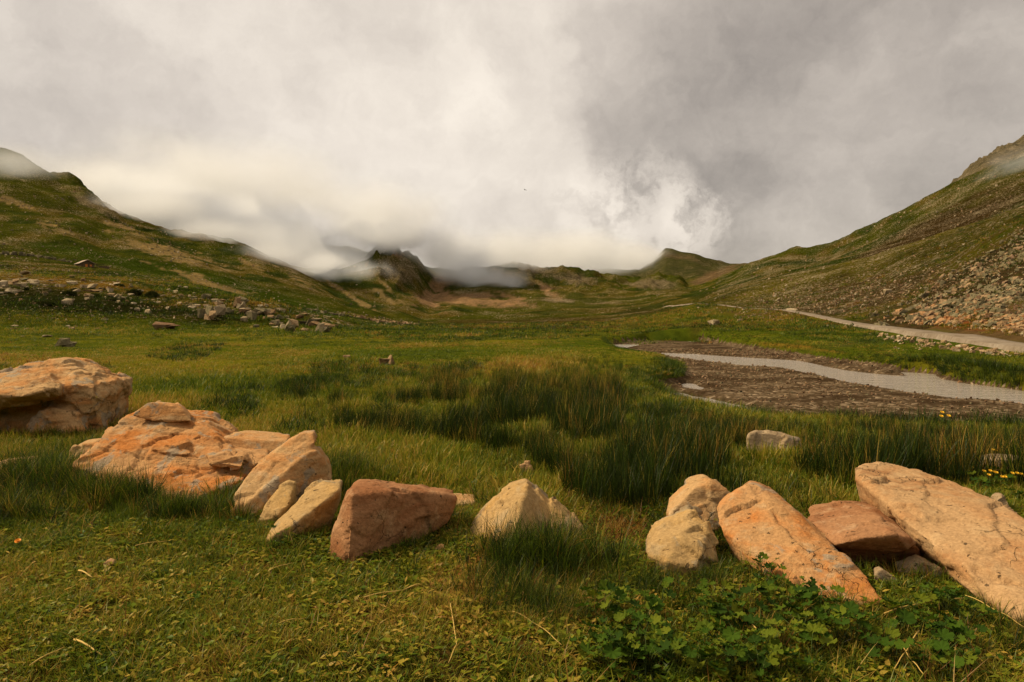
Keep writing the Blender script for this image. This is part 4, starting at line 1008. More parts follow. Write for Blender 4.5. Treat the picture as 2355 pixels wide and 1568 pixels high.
M_GRASS = grass_mat('grass_blades', PAL, 0.35, True, 0.46)
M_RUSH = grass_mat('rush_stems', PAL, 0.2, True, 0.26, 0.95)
def blades(n, rad, lo, hi, wd, lean, curl, seed, segs=3, upright=0.0):
    """tuft of tapered bent blades -> vertices, triangles, up, blade"""
    r_ = np.random.default_rng(seed); Vs, Ts, U, B, off = [], [], [], [], 0
    for i in range(n):
        a, rr_ = r_.uniform(0, 6.283), rad * math.sqrt(r_.random()); bx, by = rr_ * math.cos(a), rr_ * math.sin(a)
        ln = r_.uniform(lo, hi); da = a + r_.normal() * 0.9 if rr_ > 0 else r_.uniform(0, 6.283)
        le = abs(r_.normal()) * lean + lean * 0.3; cu = abs(r_.normal()) * curl
        wa = da + 1.57 + r_.normal() * 0.5; wx, wy = math.cos(wa), math.sin(wa)
        p_ = np.array([bx, by, 0.0]); th = le; b_ = r_.random(); wid = wd * r_.uniform(0.7, 1.3)
        ring = []
        for s_ in range(segs + 1):
            w_ = wid * (1 - (s_ / segs) ** 1.6) * 0.5
            if s_ < segs:
                Vs += [p_ + (wx * w_, wy * w_, 0), p_ - (wx * w_, wy * w_, 0)]; U += [s_ / segs] * 2; B += [b_] * 2
            else: Vs.append(p_); U.append(1.0); B.append(b_)
            p_ = p_ + ln / segs * np.array([math.sin(th) * math.cos(da), math.sin(th) * math.sin(da), math.cos(th)]); th = min(th + cu / segs * 1.4, 2.2)
        for s_ in range(segs - 1):
            q = off + s_ * 2; Ts += [(q, q + 1, q + 3), (q, q + 3, q + 2)]
        q = off + (segs - 1) * 2; Ts.append((q, q + 1, q + 2)); off += segs * 2 + 1
    return np.array(Vs), np.array(Ts), np.array(U), np.array(B)
def tuft(name, *a, mat=None, **k):
    v_, t_, u_, b_ = blades(*a, **k); me = np_mesh(name, v_, t_, mat or M_GRASS); fattr(me, 'up', u_); fattr(me, 'blade', b_)
    return bpy.data.objects.new(name, me)
def leafy(name, n, rad, size, seed, mat):
    """rosette of small broad leaves for the trampled turf"""
    r_ = np.random.default_rng(seed); Vs, Ts, U, B, off = [], [], [], [], 0
    for i in range(n):
        a, rr_ = r_.uniform(0, 6.283), rad * math.sqrt(r_.random()); c = np.array([rr_ * math.cos(a), rr_ * math.sin(a), r_.uniform(0.004, 0.03)])
        da = r_.uniform(0, 6.283); d1 = np.array([math.cos(da), math.sin(da), r_.uniform(-0.2, 0.7)]); d2 = np.array([-math.sin(da), math.cos(da), r_.uniform(-0.35, 0.35)])
        s_ = size * r_.uniform(0.5, 1.5); asp = r_.uniform(0.10, 0.30); b_ = r_.random()
        Vs += [c, c + d1 * s_ * 0.45 + d2 * s_ * asp, c + d1 * s_ * 0.45 - d2 * s_ * asp + (0, 0, 0.0), c + d1 * s_ + (0, 0, -0.12 * s_), c + d1 * s_ * 0.45 + (0, 0, -0.08 * s_)]
        U += [0.5, 0.8, 0.8, 1, 0.6]; B += [b_] * 5
        Ts += [(off, off + 1, off + 4), (off, off + 4, off + 2), (off + 4, off + 1, off + 3), (off + 4, off + 3, off + 2)]; off += 5
    me = np_mesh(name, np.array(Vs), np.array(Ts), mat); fattr(me, 'up', np.array(U)); fattr(me, 'blade', np.array(B))
    return bpy.data.objects.new(name, me)
def scatter(name, protos, P_, rot, scl, tint, idx):
    """one object whose points carry tufts"""
    pc = bpy.data.collections.new(name + '_tufts')
    for k, o in enumerate(protos): o.name = '%s_%02d' % (name, k); pc.objects.link(o)
    me = bpy.data.meshes.new(name); me.vertices.add(len(P_)); me.vertices.foreach_set('co', np.ascontiguousarray(P_, np.float32).ravel())
    a = me.attributes.new('rot', 'FLOAT_VECTOR', 'POINT'); a.data.foreach_set('vector', np.ascontiguousarray(rot, np.float32).ravel())
    scl = np.asarray(scl)
    if scl.ndim == 1: scl = np.repeat(scl[:, None], 3, 1)
    a = me.attributes.new('scl', 'FLOAT_VECTOR', 'POINT'); a.data.foreach_set('vector', np.ascontiguousarray(scl, np.float32).ravel()); fattr(me, 'tint', tint)
    a = me.attributes.new('idx', 'INT', 'POINT'); a.data.foreach_set('value', np.ascontiguousarray(idx, np.int32))
    o = link(name, me)
    ng = bpy.data.node_groups.new(name, 'GeometryNodeTree')
    ng.interface.new_socket('Geometry', in_out='INPUT', socket_type='NodeSocketGeometry'); ng.interface.new_socket('Geometry', in_out='OUTPUT', socket_type='NodeSocketGeometry')
    N = ng.nodes.new; gi, go = N('NodeGroupInput'), N('NodeGroupOutput')
    ci = N('GeometryNodeCollectionInfo'); ci.inputs['Collection'].default_value = pc; ci.inputs['Separate Children'].default_value = True; ci.inputs['Reset Children'].default_value = True
    ip = N('GeometryNodeInstanceOnPoints'); ip.inputs['Pick Instance'].default_value = True
    def na(nm, ty):
        n_ = N('GeometryNodeInputNamedAttribute'); n_.data_type = ty; n_.inputs[0].default_value = nm
        return [s_ for s_ in n_.outputs if s_.enabled and s_.name == 'Attribute'][0]
    mp = N('GeometryNodeMeshToPoints')
    lk = ng.links.new
    lk(gi.outputs[0], mp.inputs[0]); lk(mp.outputs[0], ip.inputs['Points']); lk(ci.outputs[0], ip.inputs['Instance'])
    lk(na('idx', 'INT'), ip.inputs['Instance Index']); lk(na('scl', 'FLOAT_VECTOR'), ip.inputs['Scale'])
    er = N('FunctionNodeEulerToRotation'); lk(na('rot', 'FLOAT_VECTOR'), er.inputs[0]); lk(er.outputs[0], ip.inputs['Rotation'])
    lk(ip.outputs[0], go.inputs[0])
    md = o.modifiers.new('tufts', 'NODES'); md.node_group = ng
    return tag(o, kind='stuff')
def spread(n, y0, y1, side=0.82, power=1.0):
    """points over the ground ahead, a little wider than the view"""
    y = np.sqrt(RNG.uniform(y0 ** 2, y1 ** 2, n)) if power == 1.0 else y0 * (y1 / y0) ** RNG.random(n)
    x = RNG.uniform(-side, side, n) * y + RNG.uniform(-0.6, 0.6, n)
    return x, y
def place(x, y):
    z = land(x, y); px = CX + F * x / y; py = HY - F * (z - EYE) / y
    return z, px, py
def free(x, y, margin=0.0):
    ok = np.ones(len(x), bool)
    for q in FOOT:
        q_ = np.array(q); b = (x > q_[:, 0].min() - .2) & (x < q_[:, 0].max() + .2) & (y > q_[:, 1].min() - .2) & (y < q_[:, 1].max() + .2)
        if b.any():
            s_ = sdf_poly(x[b], y[b], q); ok[np.where(b)[0][s_ < margin]] = False
    return ok
def gauss(px, py, cx_, cy_, rx, ry): return np.exp(-((px - cx_) / rx) ** 2 - ((py - cy_) / ry) ** 2)
def rots(n, tilt=0.12): return np.stack([RNG.normal(0, tilt, n), RNG.normal(0, tilt, n), RNG.uniform(0, 6.283, n)], 1)

# short trampled turf of the foreground
x, y = spread(16500, 2.4, 6.6, 0.85); z, px, py = place(x, y)
patch = fbm2(x / 0.35, y / 0.35, 3, 301); patch2 = fbm2(x / 1.1, y / 1.1, 3, 302)
bare = gauss(px, py, 1000, 1540, 160, 50) + 0.8 * gauss(px, py, 700, 1500, 120, 40) + 1.3 * gauss(px, py, 1420, 1212, 100, 34)
keep = free(x, y, -0.02) & (RNG.random(len(x)) > 0.75 * bare + 0.5 * sst(patch, 0.05, 0.22)) & (py > 1090)
x, y, z, px, py, patch, patch2 = [q[keep] for q in (x, y, z, px, py, patch, patch2)]
n = len(x)
tint = 0.60 + 0.45 * patch2 + 0.35 * patch + RNG.normal(0, 0.07, n) + 0.08 * gauss(px, py, 900, 1450, 500, 120) - 0.12 * gauss(px, py, 200, 1180, 450, 60) - 0.16 * (px > 1350)
tl = [tuft('t', 30, 0.075, 0.03, 0.085, 0.0048, 0.7, 0.9, 400 + k) for k in range(4)] + [leafy('t', 13, 0.075, 0.038, 420 + k, M_GRASS) for k in range(3)]
scatter('turf', tl, np.stack([x, y, z], 1), rots(n), RNG.uniform(0.7, 1.25, n), tint, np.where(RNG.random(n) < 0.26 + 0.12 * (px > 700), RNG.integers(4, 7, n), RNG.integers(0, 4, n)))

# longer grass round the rocks and before the rushes
x, y = spread(14000, 3.0, 11.0, 0.85); z, px, py = place(x, y)
want = (0.9 * gauss(px, py, 120, 1120, 330, 75) + 0.8 * gauss(px, py, 420, 1160, 260, 40) + 1.0 * gauss(px, py, 790, 1120, 110, 70) + 0.9 * gauss(px, py, 960, 1190, 130, 45) + 1.2 * gauss(px, py, 1225, 1290, 90, 70) + 0.5 * gauss(px, py, 1500, 1330, 260, 60)
        + 0.9 * gauss(px, py, 1050, 1090, 340, 70) + 0.8 * gauss(px, py, 1300, 1150, 130, 50) + 0.8 * gauss(px, py, 1850, 1160, 160, 40) + 0.7 * gauss(px, py, 2200, 1120, 220, 60) + 0.6 * gauss(px, py, 1750, 1450, 700, 80) + 0.7 * gauss(px, py, 60, 1010, 300, 40) + 0.8 * gauss(px, py, 560, 1250, 130, 40) + 0.6 * gauss(px, py, 2200, 1420, 240, 60))
lump = fbm2(x / 0.6, y / 0.6, 3, 311)
keep = free(x, y, 0.0) & (RNG.random(len(x)) < want * (0.75 + 1.6 * lump)) & (land(x, y, True)[4] > 0.1)
x, y, z, px, py, lump, want = [q[keep] for q in (x, y, z, px, py, lump, want)]; n = len(x)
tint = 0.32 - 0.12 * gauss(px, py, 200, 1120, 350, 60) + 0.3 * lump + RNG.normal(0, 0.06, n) + 0.10 * gauss(px, py, 1050, 1090, 300, 60)
dry = RNG.random(n) < 0.06 + 0.35 * gauss(px, py, 1430, 1210, 110, 35) + 0.3 * gauss(px, py, 480, 1140, 90, 40) + 0.35 * gauss(px, py, 1880, 1440, 200, 45) + 0.3 * gauss(px, py, 1220, 1360, 80, 40)
tint[dry] = RNG.uniform(0.72, 0.95, dry.sum())
tall = 0.55 + 0.75 * np.clip(gauss(px, py, 1225, 1290, 90, 75) + 1.5 * gauss(px, py, 150, 1120, 330, 60) + gauss(px, py, 790, 1110, 100, 70) + 0.5 * gauss(px, py, 950, 1190, 130, 40), 0, 1.4) - 0.15 * dry
tl = [tuft('t', 30, 0.05, 0.10, 0.24, 0.0042, 0.35, 0.8, 430 + k, segs=4) for k in range(5)]
scatter('long_grass', tl, np.stack([x, y, z - 0.01], 1), rots(n, 0.15), tall * RNG.uniform(0.75, 1.2, n), tint, RNG.integers(0, 5, n))

xs, ys_ = [], []
for q in FOOT:
    q = np.array(q); c = q.mean(0)
    for i in range(len(q)):
        a, b = q[i], q[(i + 1) % len(q)]; ln = float(np.hypot(*(b - a)))
        if (a[1] + b[1]) / 2 > c[1] + 0.12: continue
        k = int(ln * 38) + 1; tt = RNG.random(k); o_ = np.abs(RNG.normal(0, 0.06, k)) + 0.005
        nn = np.array([(b - a)[1], -(b - a)[0]]) / max(ln, 1e-6)
        xs.append(a[0] + (b - a)[0] * tt + nn[0] * o_); ys_.append(a[1] + (b - a)[1] * tt + nn[1] * o_)
x, y = np.concatenate(xs), np.concatenate(ys_); lump = fbm2(x / 0.35, y / 0.35, 2, 341); keep = (RNG.random(len(x)) < 0.55 + 2.2 * lump) & free(x, y, 0.0)
x, y, lump = x[keep], y[keep], lump[keep]; z, px, py = place(x, y); n = len(x)
tint = 0.26 + RNG.normal(0, 0.08, n); dry = RNG.random(n) < 0.13; tint[dry] = RNG.uniform(0.68, 0.9, dry.sum())
tl = [tuft('t', 26, 0.05, 0.08, 0.24, 0.0042, 0.3, 0.8, 500 + q, segs=4) for q in range(4)]
scatter('rock_edge_grass', tl, np.stack([x, y, z - 0.01], 1), rots(n, 0.15), RNG.uniform(0.35, 0.95, n) * (0.8 + 1.6 * np.clip(lump, -0.2, 0.3)) * (1 + 0.35 * (px < 560)), tint, RNG.integers(0, 4, n))
xs, ys_, sc_ = [], [], []
for cpx, cpy, k, sp_, hh in [(1235, 1300, 240, 0.19, 1.0), (1190, 1385, 110, 0.17, 0.7), (940, 1222, 130, 0.14, 0.8), (985, 1195, 50, 0.10, 0.55), (60, 1125, 200, 0.26, 1.0), (180, 1140, 170, 0.20, 1.0), (290, 1160, 170, 0.18, 1.05), (400, 1195, 110, 0.15, 0.85), (10, 1190, 100, 0.2, 0.8), (790, 1110, 120, 0.18, 1.0), (520, 1180, 60, 0.12, 0.7),
                          (1500, 1360, 70, 0.16, 0.5), (1640, 1345, 60, 0.12, 0.45), (1330, 1420, 60, 0.16, 0.5), (1130, 1330, 50, 0.13, 0.45), (2330, 1470, 60, 0.15, 0.5), (560, 1200, 40, 0.10, 0.45), (230, 1040, 70, 0.2, 0.8), (1900, 1450, 50, 0.15, 0.4), (2100, 1480, 60, 0.18, 0.45)]:
    q = flat(cpx, cpy); xs.append(q[0] + RNG.normal(0, sp_, k)); ys_.append(q[1] + RNG.normal(0, sp_ * 0.75, k)); sc_.append(hh * RNG.uniform(0.4, 1.1, k))
x, y, sc_ = np.concatenate(xs), np.concatenate(ys_), np.concatenate(sc_); keep = free(x, y, 0.0); x, y, sc_ = x[keep], y[keep], sc_[keep]; z = land(x, y); k = len(x)
tl = [tuft('t', 24, 0.04, 0.14, 0.46, 0.0042, 0.20, 0.65, 490 + q, segs=5) for q in range(4)]
tint = 0.19 + RNG.normal(0, 0.10, k); dry = RNG.random(k) < 0.08; tint[dry] = RNG.uniform(0.68, 0.88, dry.sum())
scatter('grass_clump', tl, np.stack([x, y, z - 0.01], 1), rots(k, 0.14), sc_, tint, RNG.integers(0, 4, k))
# rushes
RUSH = [(640, 905), (760, 868), (1000, 858), (1200, 848), (1380, 830), (1500, 832), (1560, 868), (1500, 905), (1600, 945), (1750, 962), (1900, 972), (2100, 984), (2354, 996), (2520, 1010), (2520, 1120), (2354, 1110), (2150, 1090), (1960, 1120), (1900, 1170), (1600, 1175), (1320, 1165), (1270, 1090), (1200, 1030), (1000, 1010), (800, 985), (700, 960)]
x, y = spread(46000, 5.4, 32, 0.85, 2.0); z, px, py = place(x, y)
sd_ = sdf_poly(px, py, RUSH) + 50 * fbm2(x / 1.2, y / 1.2, 3, 321)
lump = fbm2(x / 0.9, y / 1.4, 3, 322)
bedd = land(x, y, True)[4]
dens = sst(sd_, 25, -25) * np.clip(0.50 + 4.2 * lump + 0.30 * (px > 1300), 0.03, 1)
keep = free(x, y, 0.02) & (bedd > 0.12) & (RNG.random(len(x)) < dens)
x, y, z, px, py, lump = [q[keep] for q in (x, y, z, px, py, lump)]; n = len(x)
tint = 0.02 + 0.16 * RNG.random(n) + 0.22 * np.clip(-lump, 0, 1) + 0.10 * gauss(px, py, 1380, 850, 220, 30) + 0.08 * (py < 900)
dry = RNG.random(n) < 0.07 + 0.25 * gauss(px, py, 1340, 885, 130, 16) + 0.2 * gauss(px, py, 1050, 880, 200, 30) + 0.25 * gauss(px, py, 1800, 1040, 120, 50) + 0.2 * gauss(px, py, 1760, 965, 120, 14) + 0.12 * (px > 2150)
tint[dry] = RNG.uniform(0.66, 0.95, dry.sum())
tl = [tuft('t', 22, 0.09, 0.20, 0.50, 0.006, 0.13, 0.26, 450 + k, segs=4, mat=M_RUSH) for k in range(6)]
scl = RNG.uniform(0.5, 1.15, n) * np.where(px > 1430, 0.42 + 0.58 * sst(py, 975, 1075), 0.85) * (1 + 1.2 * np.clip(lump, -0.3, 0.2)) * (1 - 0.25 * sst(y, 12, 26)) * (1 - 0.2 * (px < 1000))
scatter('rushes', tl, np.stack([x, y, z - 0.01], 1), rots(n, 0.12), scl, tint, RNG.integers(0, 6, n))

# meadow grass up to the foot of the slopes
x, y = spread(52000, 6.0, 100, 0.86, 2.0); z, px, py = place(x, y)
bedd = land(x, y, True)[4]
lump = fbm2(x / (0.6 + 0.05 * y), y / (1.2 + 0.1 * y), 4, 331); lump2 = fbm2(x / 6, y / 9, 3, 332)
keep = free(x, y, 0.02) & (bedd > 0.10) & (RNG.random(len(x)) < 0.75 + lump) & np.array([True] * len(x))
rd = np.array([np.min(np.hypot(cxy[::3, 0] - a, cxy[::3, 1] - b)) if (a > 10 and b > 18) else 99 for a, b in zip(x, y)])
keep &= rd > 2.2
x, y, z, px, py, lump, lump2, bedd = [q[keep] for q in (x, y, z, px, py, lump, lump2, bedd)]; n = len(x)
tint = 0.50 + 0.75 * lump2 + 0.30 * lump + RNG.normal(0, 0.05, n) + 0.06 * (px < 950)
rust = RNG.random(n) < 0.45 * gauss(px, py, 950, 848, 420, 12) + 0.5 * gauss(px, py, 1850, 815, 180, 14) + 0.3 * gauss(px, py, 1100, 790, 200, 8) + 0.25 * gauss(px, py, 60, 830, 120, 40)
tint[rust] = RNG.uniform(0.72, 1.0, rust.sum())
dk = gauss(px, py, 1150, 780, 300, 8) + gauss(px, py, 330, 890, 160, 35) * 0.7 + gauss(px, py, 2050, 840, 160, 16) * 0.7
olive = sst(y, 34, 60) * sst(lump2 + 0.6 * lump, -0.10, 0.15); br = RNG.random(n) < 0.30 * olive * (px > 850); tint[br] = RNG.uniform(0.78, 1.0, br.sum()); tint = tint - 0.10 * sst(y, 34, 60) - 0.22 * dk - 0.10 * sst(y, 26, 36) * (px > 1450)
tl = [tuft('t', 30, 0.16, 0.06, 0.16, 0.010, 0.5, 0.8, 460 + k) for k in range(5)]
scl = (0.55 + 0.028 * np.minimum(y, 60)) * RNG.uniform(0.7, 1.25, n) * (1 + 0.5 * (lump > 0.08))
hs = 1 - 0.55 * sst(y, 14, 34) - 0.25 * sst(y, 16, 30) * (bedd < 4)
scatter('meadow_grass', tl, np.stack([x, y, z - 0.01], 1), rots(n, 0.10), np.stack([scl, scl, scl * hs], 1), tint, RNG.integers(0, 5, n))

# darker tussocks in the meadow
x, y = spread(9000, 10, 70, 0.86, 2.0); lump = fbm2(x / (0.5 + 0.06 * y), y / (0.9 + 0.10 * y), 3, 361); bedd = land(x, y, True)[4]
rd = np.array([np.min(np.hypot(cxy[::3, 0] - a, cxy[::3, 1] - b)) if (a > 10 and b > 18) else 99 for a, b in zip(x, y)])
keep = (lump > 0.10) & (bedd > 0.6) & (rd > 2.4) & free(x, y, 0.03); x, y, lump, bedd = x[keep], y[keep], lump[keep], bedd[keep]; z, px, py = place(x, y); n = len(x)
s_ = RNG.uniform(0.7, 1.5, n) * (0.7 + 0.016 * y); hs = np.where((bedd < 5) & (y > 15), 0.5, 0.9) * (1 - 0.35 * sst(y, 30, 60))
scatter('meadow_tussocks', [tuft('t', 40, 0.15, 0.10, 0.24, 0.009, 0.35, 0.8, 520 + k) for k in range(4)], np.stack([x, y, z - 0.01], 1), rots(n, 0.1), np.stack([s_, s_, s_ * hs], 1), 0.20 + RNG.normal(0, 0.08, n), RNG.integers(0, 4, n))
# tufts on the lower slopes
x, y = spread(15000, 62, 330, 0.80, 2.0); z, px, py = place(x, y)
rd = np.array([np.min(np.hypot(cxy[::3, 0] - a, cxy[::3, 1] - b)) if a > 10 else 99 for a, b in zip(x, y)])
lump = fbm2(x / 9, y / 9, 4, 351); lump2 = fbm2(x / 35, y / 35, 3, 352)
sc_ = sdf_poly(px, py, SC2)
keep = (rd > 2.4) & (RNG.random(len(x)) < (0.6 + 1.5 * lump) * np.where((px > 1640) & (y > 105), 0.45, np.where((px > 880) & (px < 1600), 0.6, 1.0))) & ((sc_ > 4) | (RNG.random(len(x)) < 0.10))
x, y, z, px, py, lump, lump2 = [q[keep] for q in (x, y, z, px, py, lump, lump2)]; n = len(x)
tint = 0.33 + 0.6 * lump2 + 0.4 * lump + RNG.normal(0, 0.07, n)
kn = np.clip(gauss(px, py, 150, 700, 480, 34) + gauss(px, py, 560, 715, 180, 20), 0, 1)
tint = tint * (1 - 0.75 * kn) + 0.06 * kn
gd = np.clip(gauss(px, py, 150, 648, 420, 12) + gauss(px, py, 600, 700, 190, 12), 0, 1); isg = RNG.random(n) < 0.7 * gd; tint[isg] = RNG.uniform(0.7, 0.86, isg.sum())
br = RNG.random(n) < 0.35 * sst(lump2, -0.08, 0.15) * (px > 850); tint[br] = RNG.uniform(0.76, 1.0, br.sum()); tint = tint - 0.05 * (px > 850)
s_ = (0.9 + 0.016 * np.minimum(y, 220)) * RNG.uniform(0.6, 1.4, n)
scatter('slope_grass', [tuft('t', 34, 0.30, 0.08, 0.22, 0.022, 0.5, 0.8, 510 + k) for k in range(4)], np.stack([x, y, z - 0.02], 1), rots(n, 0.2), np.stack([s_, s_, s_ * (0.7 + 0.5 * kn)], 1), tint, RNG.integers(0, 4, n))

# bank grass along the stream
bp = np.array(BED); xs, ys_ = [], []
for i in range(len(bp)):
    a, b = bp[i], bp[(i + 1) % len(bp)]; ln = np.hypot(*(b - a)); k = int(min(ln * 48, 700))
    tt = RNG.random(k); o_ = RNG.normal(0, 0.45, k); nn = np.array([-(b - a)[1], (b - a)[0]]) / max(ln, 1e-6)
    xs.append(a[0] + (b - a)[0] * tt + nn[0] * o_); ys_.append(a[1] + (b - a)[1] * tt + nn[1] * o_)
x, y = np.concatenate(xs), np.concatenate(ys_); k_ = (y > 9) & (np.abs(x) < 0.9 * y); x, y = x[k_], y[k_]
z, px, py = place(x, y); bedd = land(x, y, True)[4]; keep = (bedd > -0.02) & ((py < 905) | (px > 1480)); x, y, z, px, py = [q[keep] for q in (x, y, z, px, py)]; n = len(x)
tint = 0.18 + RNG.normal(0, 0.08, n) + 0.35 * gauss(px, py, 1800, 812, 160, 14); tl = [tuft('t', 30, 0.12, 0.16, 0.36, 0.008, 0.35, 0.6, 470 + k, segs=4) for k in range(4)]
scatter('bank_grass', tl, np.stack([x, y, z - 0.01], 1), rots(n, 0.15), RNG.uniform(0.6, 1.2, n) * np.where(y > 30, 0.45, 0.85) * (1 + 0.45 * sst(px, 1850, 2050)), tint - 0.06 * (px > 1900), RNG.integers(0, 4, n))

# dry litter lying in the foreground
x, y = spread(4600, 2.6, 6.5, 0.85); z, px, py = place(x, y)
wt = 0.17 + 0.8 * gauss(px, py, 1880, 1440, 220, 50) + 1.6 * gauss(px, py, 1430, 1212, 110, 32) + 0.6 * gauss(px, py, 1230, 1370, 90, 40) + 0.5 * gauss(px, py, 480, 1140, 110, 40) + 0.5 * gauss(px, py, 2200, 1500, 200, 70)
keep = free(x, y) & (RNG.random(len(x)) < wt); x, y, z = x[keep], y[keep], z[keep]; n = len(x)
tl = [tuft('t', 12, 0.08, 0.06, 0.16, 0.0032, 1.35, 0.3, 480 + k) for k in range(4)]
scatter('dry_litter', tl, np.stack([x, y, z + 0.012], 1), rots(n), RNG.uniform(0.7, 1.3, n), np.clip(RNG.uniform(0.70, 0.90, n) + 0.12 * np.exp(-((x - flat(1430, 1208)[0]) / 0.4) ** 2), 0, 1), RNG.integers(0, 4, n))

# gravel lying on the bars
x, y = [], []
gx0, gy0 = RNG.uniform(2, 34, 26000), RNG.uniform(8, 50, 26000)
zz, px, py = place(gx0, gy0); bd = land(gx0, gy0, True)[4]; k_ = (bd < -0.2) & (zz > -0.50) & (px < 2480)
gx0, gy0, zz = gx0[k_][:5200], gy0[k_][:5200], zz[k_][:5200]
it = [(a, b, c, (0.02 + 0.07 * RNG.random() ** 3) * (0.6 + b / 30), ('brown', 'brown', 'grey', 'brown', 'brown', 'tan')[int(RNG.integers(0, 6))], k) for k, (a, b, c) in enumerate(zip(gx0, gy0, zz))]
stones_stuff('stream_gravel', it)

# ------------------------------------------------------------------ leafy plants of the foreground
m, t, out = new_mat('mantle_leaf'); M_LEAF = m
oi = t.new('ShaderNodeObjectInfo'); rn = E(t.nt, oi.outputs['Random']); p = t.coord('Object'); n_ = t.noise(p, 26, 3, 0.6)
c = t.ramp(rn * 0.75 + n_ * 0.3, [(0.1, (0.018, 0.040, 0.003)), (0.5, (0.046, 0.092, 0.005)), (0.95, (0.15, 0.165, 0.010))])
d_ = t.new('ShaderNodeBsdfPrincipled'); d_.inputs['Roughness'].default_value = 0.75; d_.inputs['Specular IOR Level'].default_value = 0.08; t.link(c, d_.inputs['Base Color'])
tr = t.new('ShaderNodeBsdfTranslucent'); t.link(c, tr.inputs['Color']); mx = t.new('ShaderNodeMixShader'); mx.inputs[0].default_value = 0.3
t.link(d_.outputs[0], mx.inputs[1]); t.link(tr.outputs[0], mx.inputs[2]); t.link(mx.outputs[0], out.inputs['Surface'])
def leaf_mesh(seed):
    """round lobed leaf of about 1 unit, pleated, stalk at the origin"""
    r_ = np.random.default_rng(seed); vs = [(0, 0, 0)]; fs = []; lob = 7; n = lob * 4
    for i in range(n + 1):
        a = math.radians(-158) + math.radians(316) * i / n; ph = (i % 4) / 4
        rad = 0.5 * (0.80 + 0.20 * math.sin(math.pi * ph) ** 0.6) * (1 + 0.06 * r_.normal()) * (0.85 + 0.15 * math.cos(a))
        pl = 0.06 * (1 if i % 4 == 2 else (-1 if i % 4 == 0 else 0))
        vs.append((rad * math.cos(a) * 0.55, rad * math.sin(a) * 0.55, 0.05 + pl * 0.4)); vs.append((rad * math.cos(a), rad * math.sin(a), 0.10 + pl + 0.03 * r_.normal()))
    for i in range(n):
        q = 1 + 2 * i; fs += [(0, q, q + 2), (q, q + 1, q + 3, q + 2)]
    return mesh_from('leaf', vs, fs, M_LEAF)
LEAVES = [leaf_mesh(k) for k in range(6)]
m, t, out = new_mat('plant_stalk'); M_STALK = m; principled(t, out, (0.07, 0.10, 0.02), 0.8)
def tube(bm, pts_, r0, r1_, sides=5):
    prev = None
    for i, p_ in enumerate(pts_):
        p_ = Vector(p_); dr = (Vector(pts_[min(i + 1, len(pts_) - 1)]) - Vector(pts_[max(i - 1, 0)])).normalized()
        u = dr.orthogonal().normalized(); v_ = dr.cross(u); rad = r0 + (r1_ - r0) * i / max(len(pts_) - 1, 1)
        ring = [bm.verts.new(p_ + (u * math.cos(2 * math.pi * k / sides) + v_ * math.sin(2 * math.pi * k / sides)) * rad) for k in range(sides)]
        if prev:
            for k in range(sides): bm.faces.new((prev[k], prev[(k + 1) % sides], ring[(k + 1) % sides], ring[k]))
        else: bm.faces.new(ring[::-1])
        prev = ring
    bm.faces.new(prev)
def done(name, bm, mat, parent=None, loc=None):
    me = bpy.data.meshes.new(name); bm.to_mesh(me); bm.free(); me.materials.append(mat)
    me.polygons.foreach_set('use_smooth', np.ones(len(me.polygons), bool)); return link(name, me, parent, loc)
rp = random.Random(21)
def leafy_plant(px, py, n, size, label, group):
    g = ground_hit(px, py)
    if g is None or g[1] > 9: return
    if not free(np.array([g[0]]), np.array([g[1]]))[0]: return
    e = bpy.data.objects.new('leafy_plant', None); COL.objects.link(e); e.location = g; tag(e, label, 'plant', group)
    bm = bmesh.new()
    for k in range(n):
        a = rp.uniform(0, 6.283); rad = rp.uniform(0.02, 0.11); h_ = rp.uniform(0.05, 0.15)
        tip = Vector((rad * math.cos(a), rad * math.sin(a), h_)); tube(bm, [(0, 0, 0), (tip.x * 0.4, tip.y * 0.4, h_ * 0.7), tuple(tip)], 0.0016, 0.0012, 4)
        o = link('leaf', LEAVES[rp.randrange(6)], e, tip); s_ = size * rp.uniform(0.4, 1.25); o.scale = (s_, s_, s_)
        o.rotation_euler = (rp.uniform(-0.5, 0.5) + 0.15, rp.uniform(-0.5, 0.5), a + rp.uniform(-0.8, 0.8))
    done('stalk', bm, M_STALK, e)
LB = 'leafy green plant with round lobed leaves in the grass below the orange slab'
for k in range(88):
    leafy_plant(rp.uniform(1370, 2300), 1390 + 178 * rp.random() ** 0.8, rp.randint(5, 9), 0.082, LB, 'lobed leaf plants below the slabs')
for px, py in [(1750, 1330), (1770, 1345), (1720, 1300), (1790, 1370), (1690, 1290), (1830, 1390), (1740, 1310), (1650, 1420), (1590, 1390)]:
    leafy_plant(px, py, rp.randint(5, 7), 0.066, 'lobed leaf plant tucked against the lower left side of the orange slab', 'lobed leaf plants against the orange slab')
for px, py in [(1500, 1190), (1530, 1180), (1545, 1215)]:
    leafy_plant(px, py, 5, 0.05, 'lobed leaf plant at the left foot of the rounded tan boulder', 'lobed leaf plants by the rounded boulder')
for px, py in [(2230, 1115), (2270, 1120), (2310, 1125), (2250, 1135), (2335, 1150), (2290, 1108)]:
    leafy_plant(px, py, 7, 0.085, 'broad leaved plant behind the back edge of the huge slab', 'broad leaved plants behind the huge slab')
for px, py in [(600, 1235), (560, 1225), (640, 1262), (500, 1290), (520, 1400), (820, 1290), (440, 1410)]:
    leafy_plant(px, py, 6, 0.042, 'small lobed leaf plant in the turf by the cream slabs and red block', 'small lobed leaf plants in the turf')

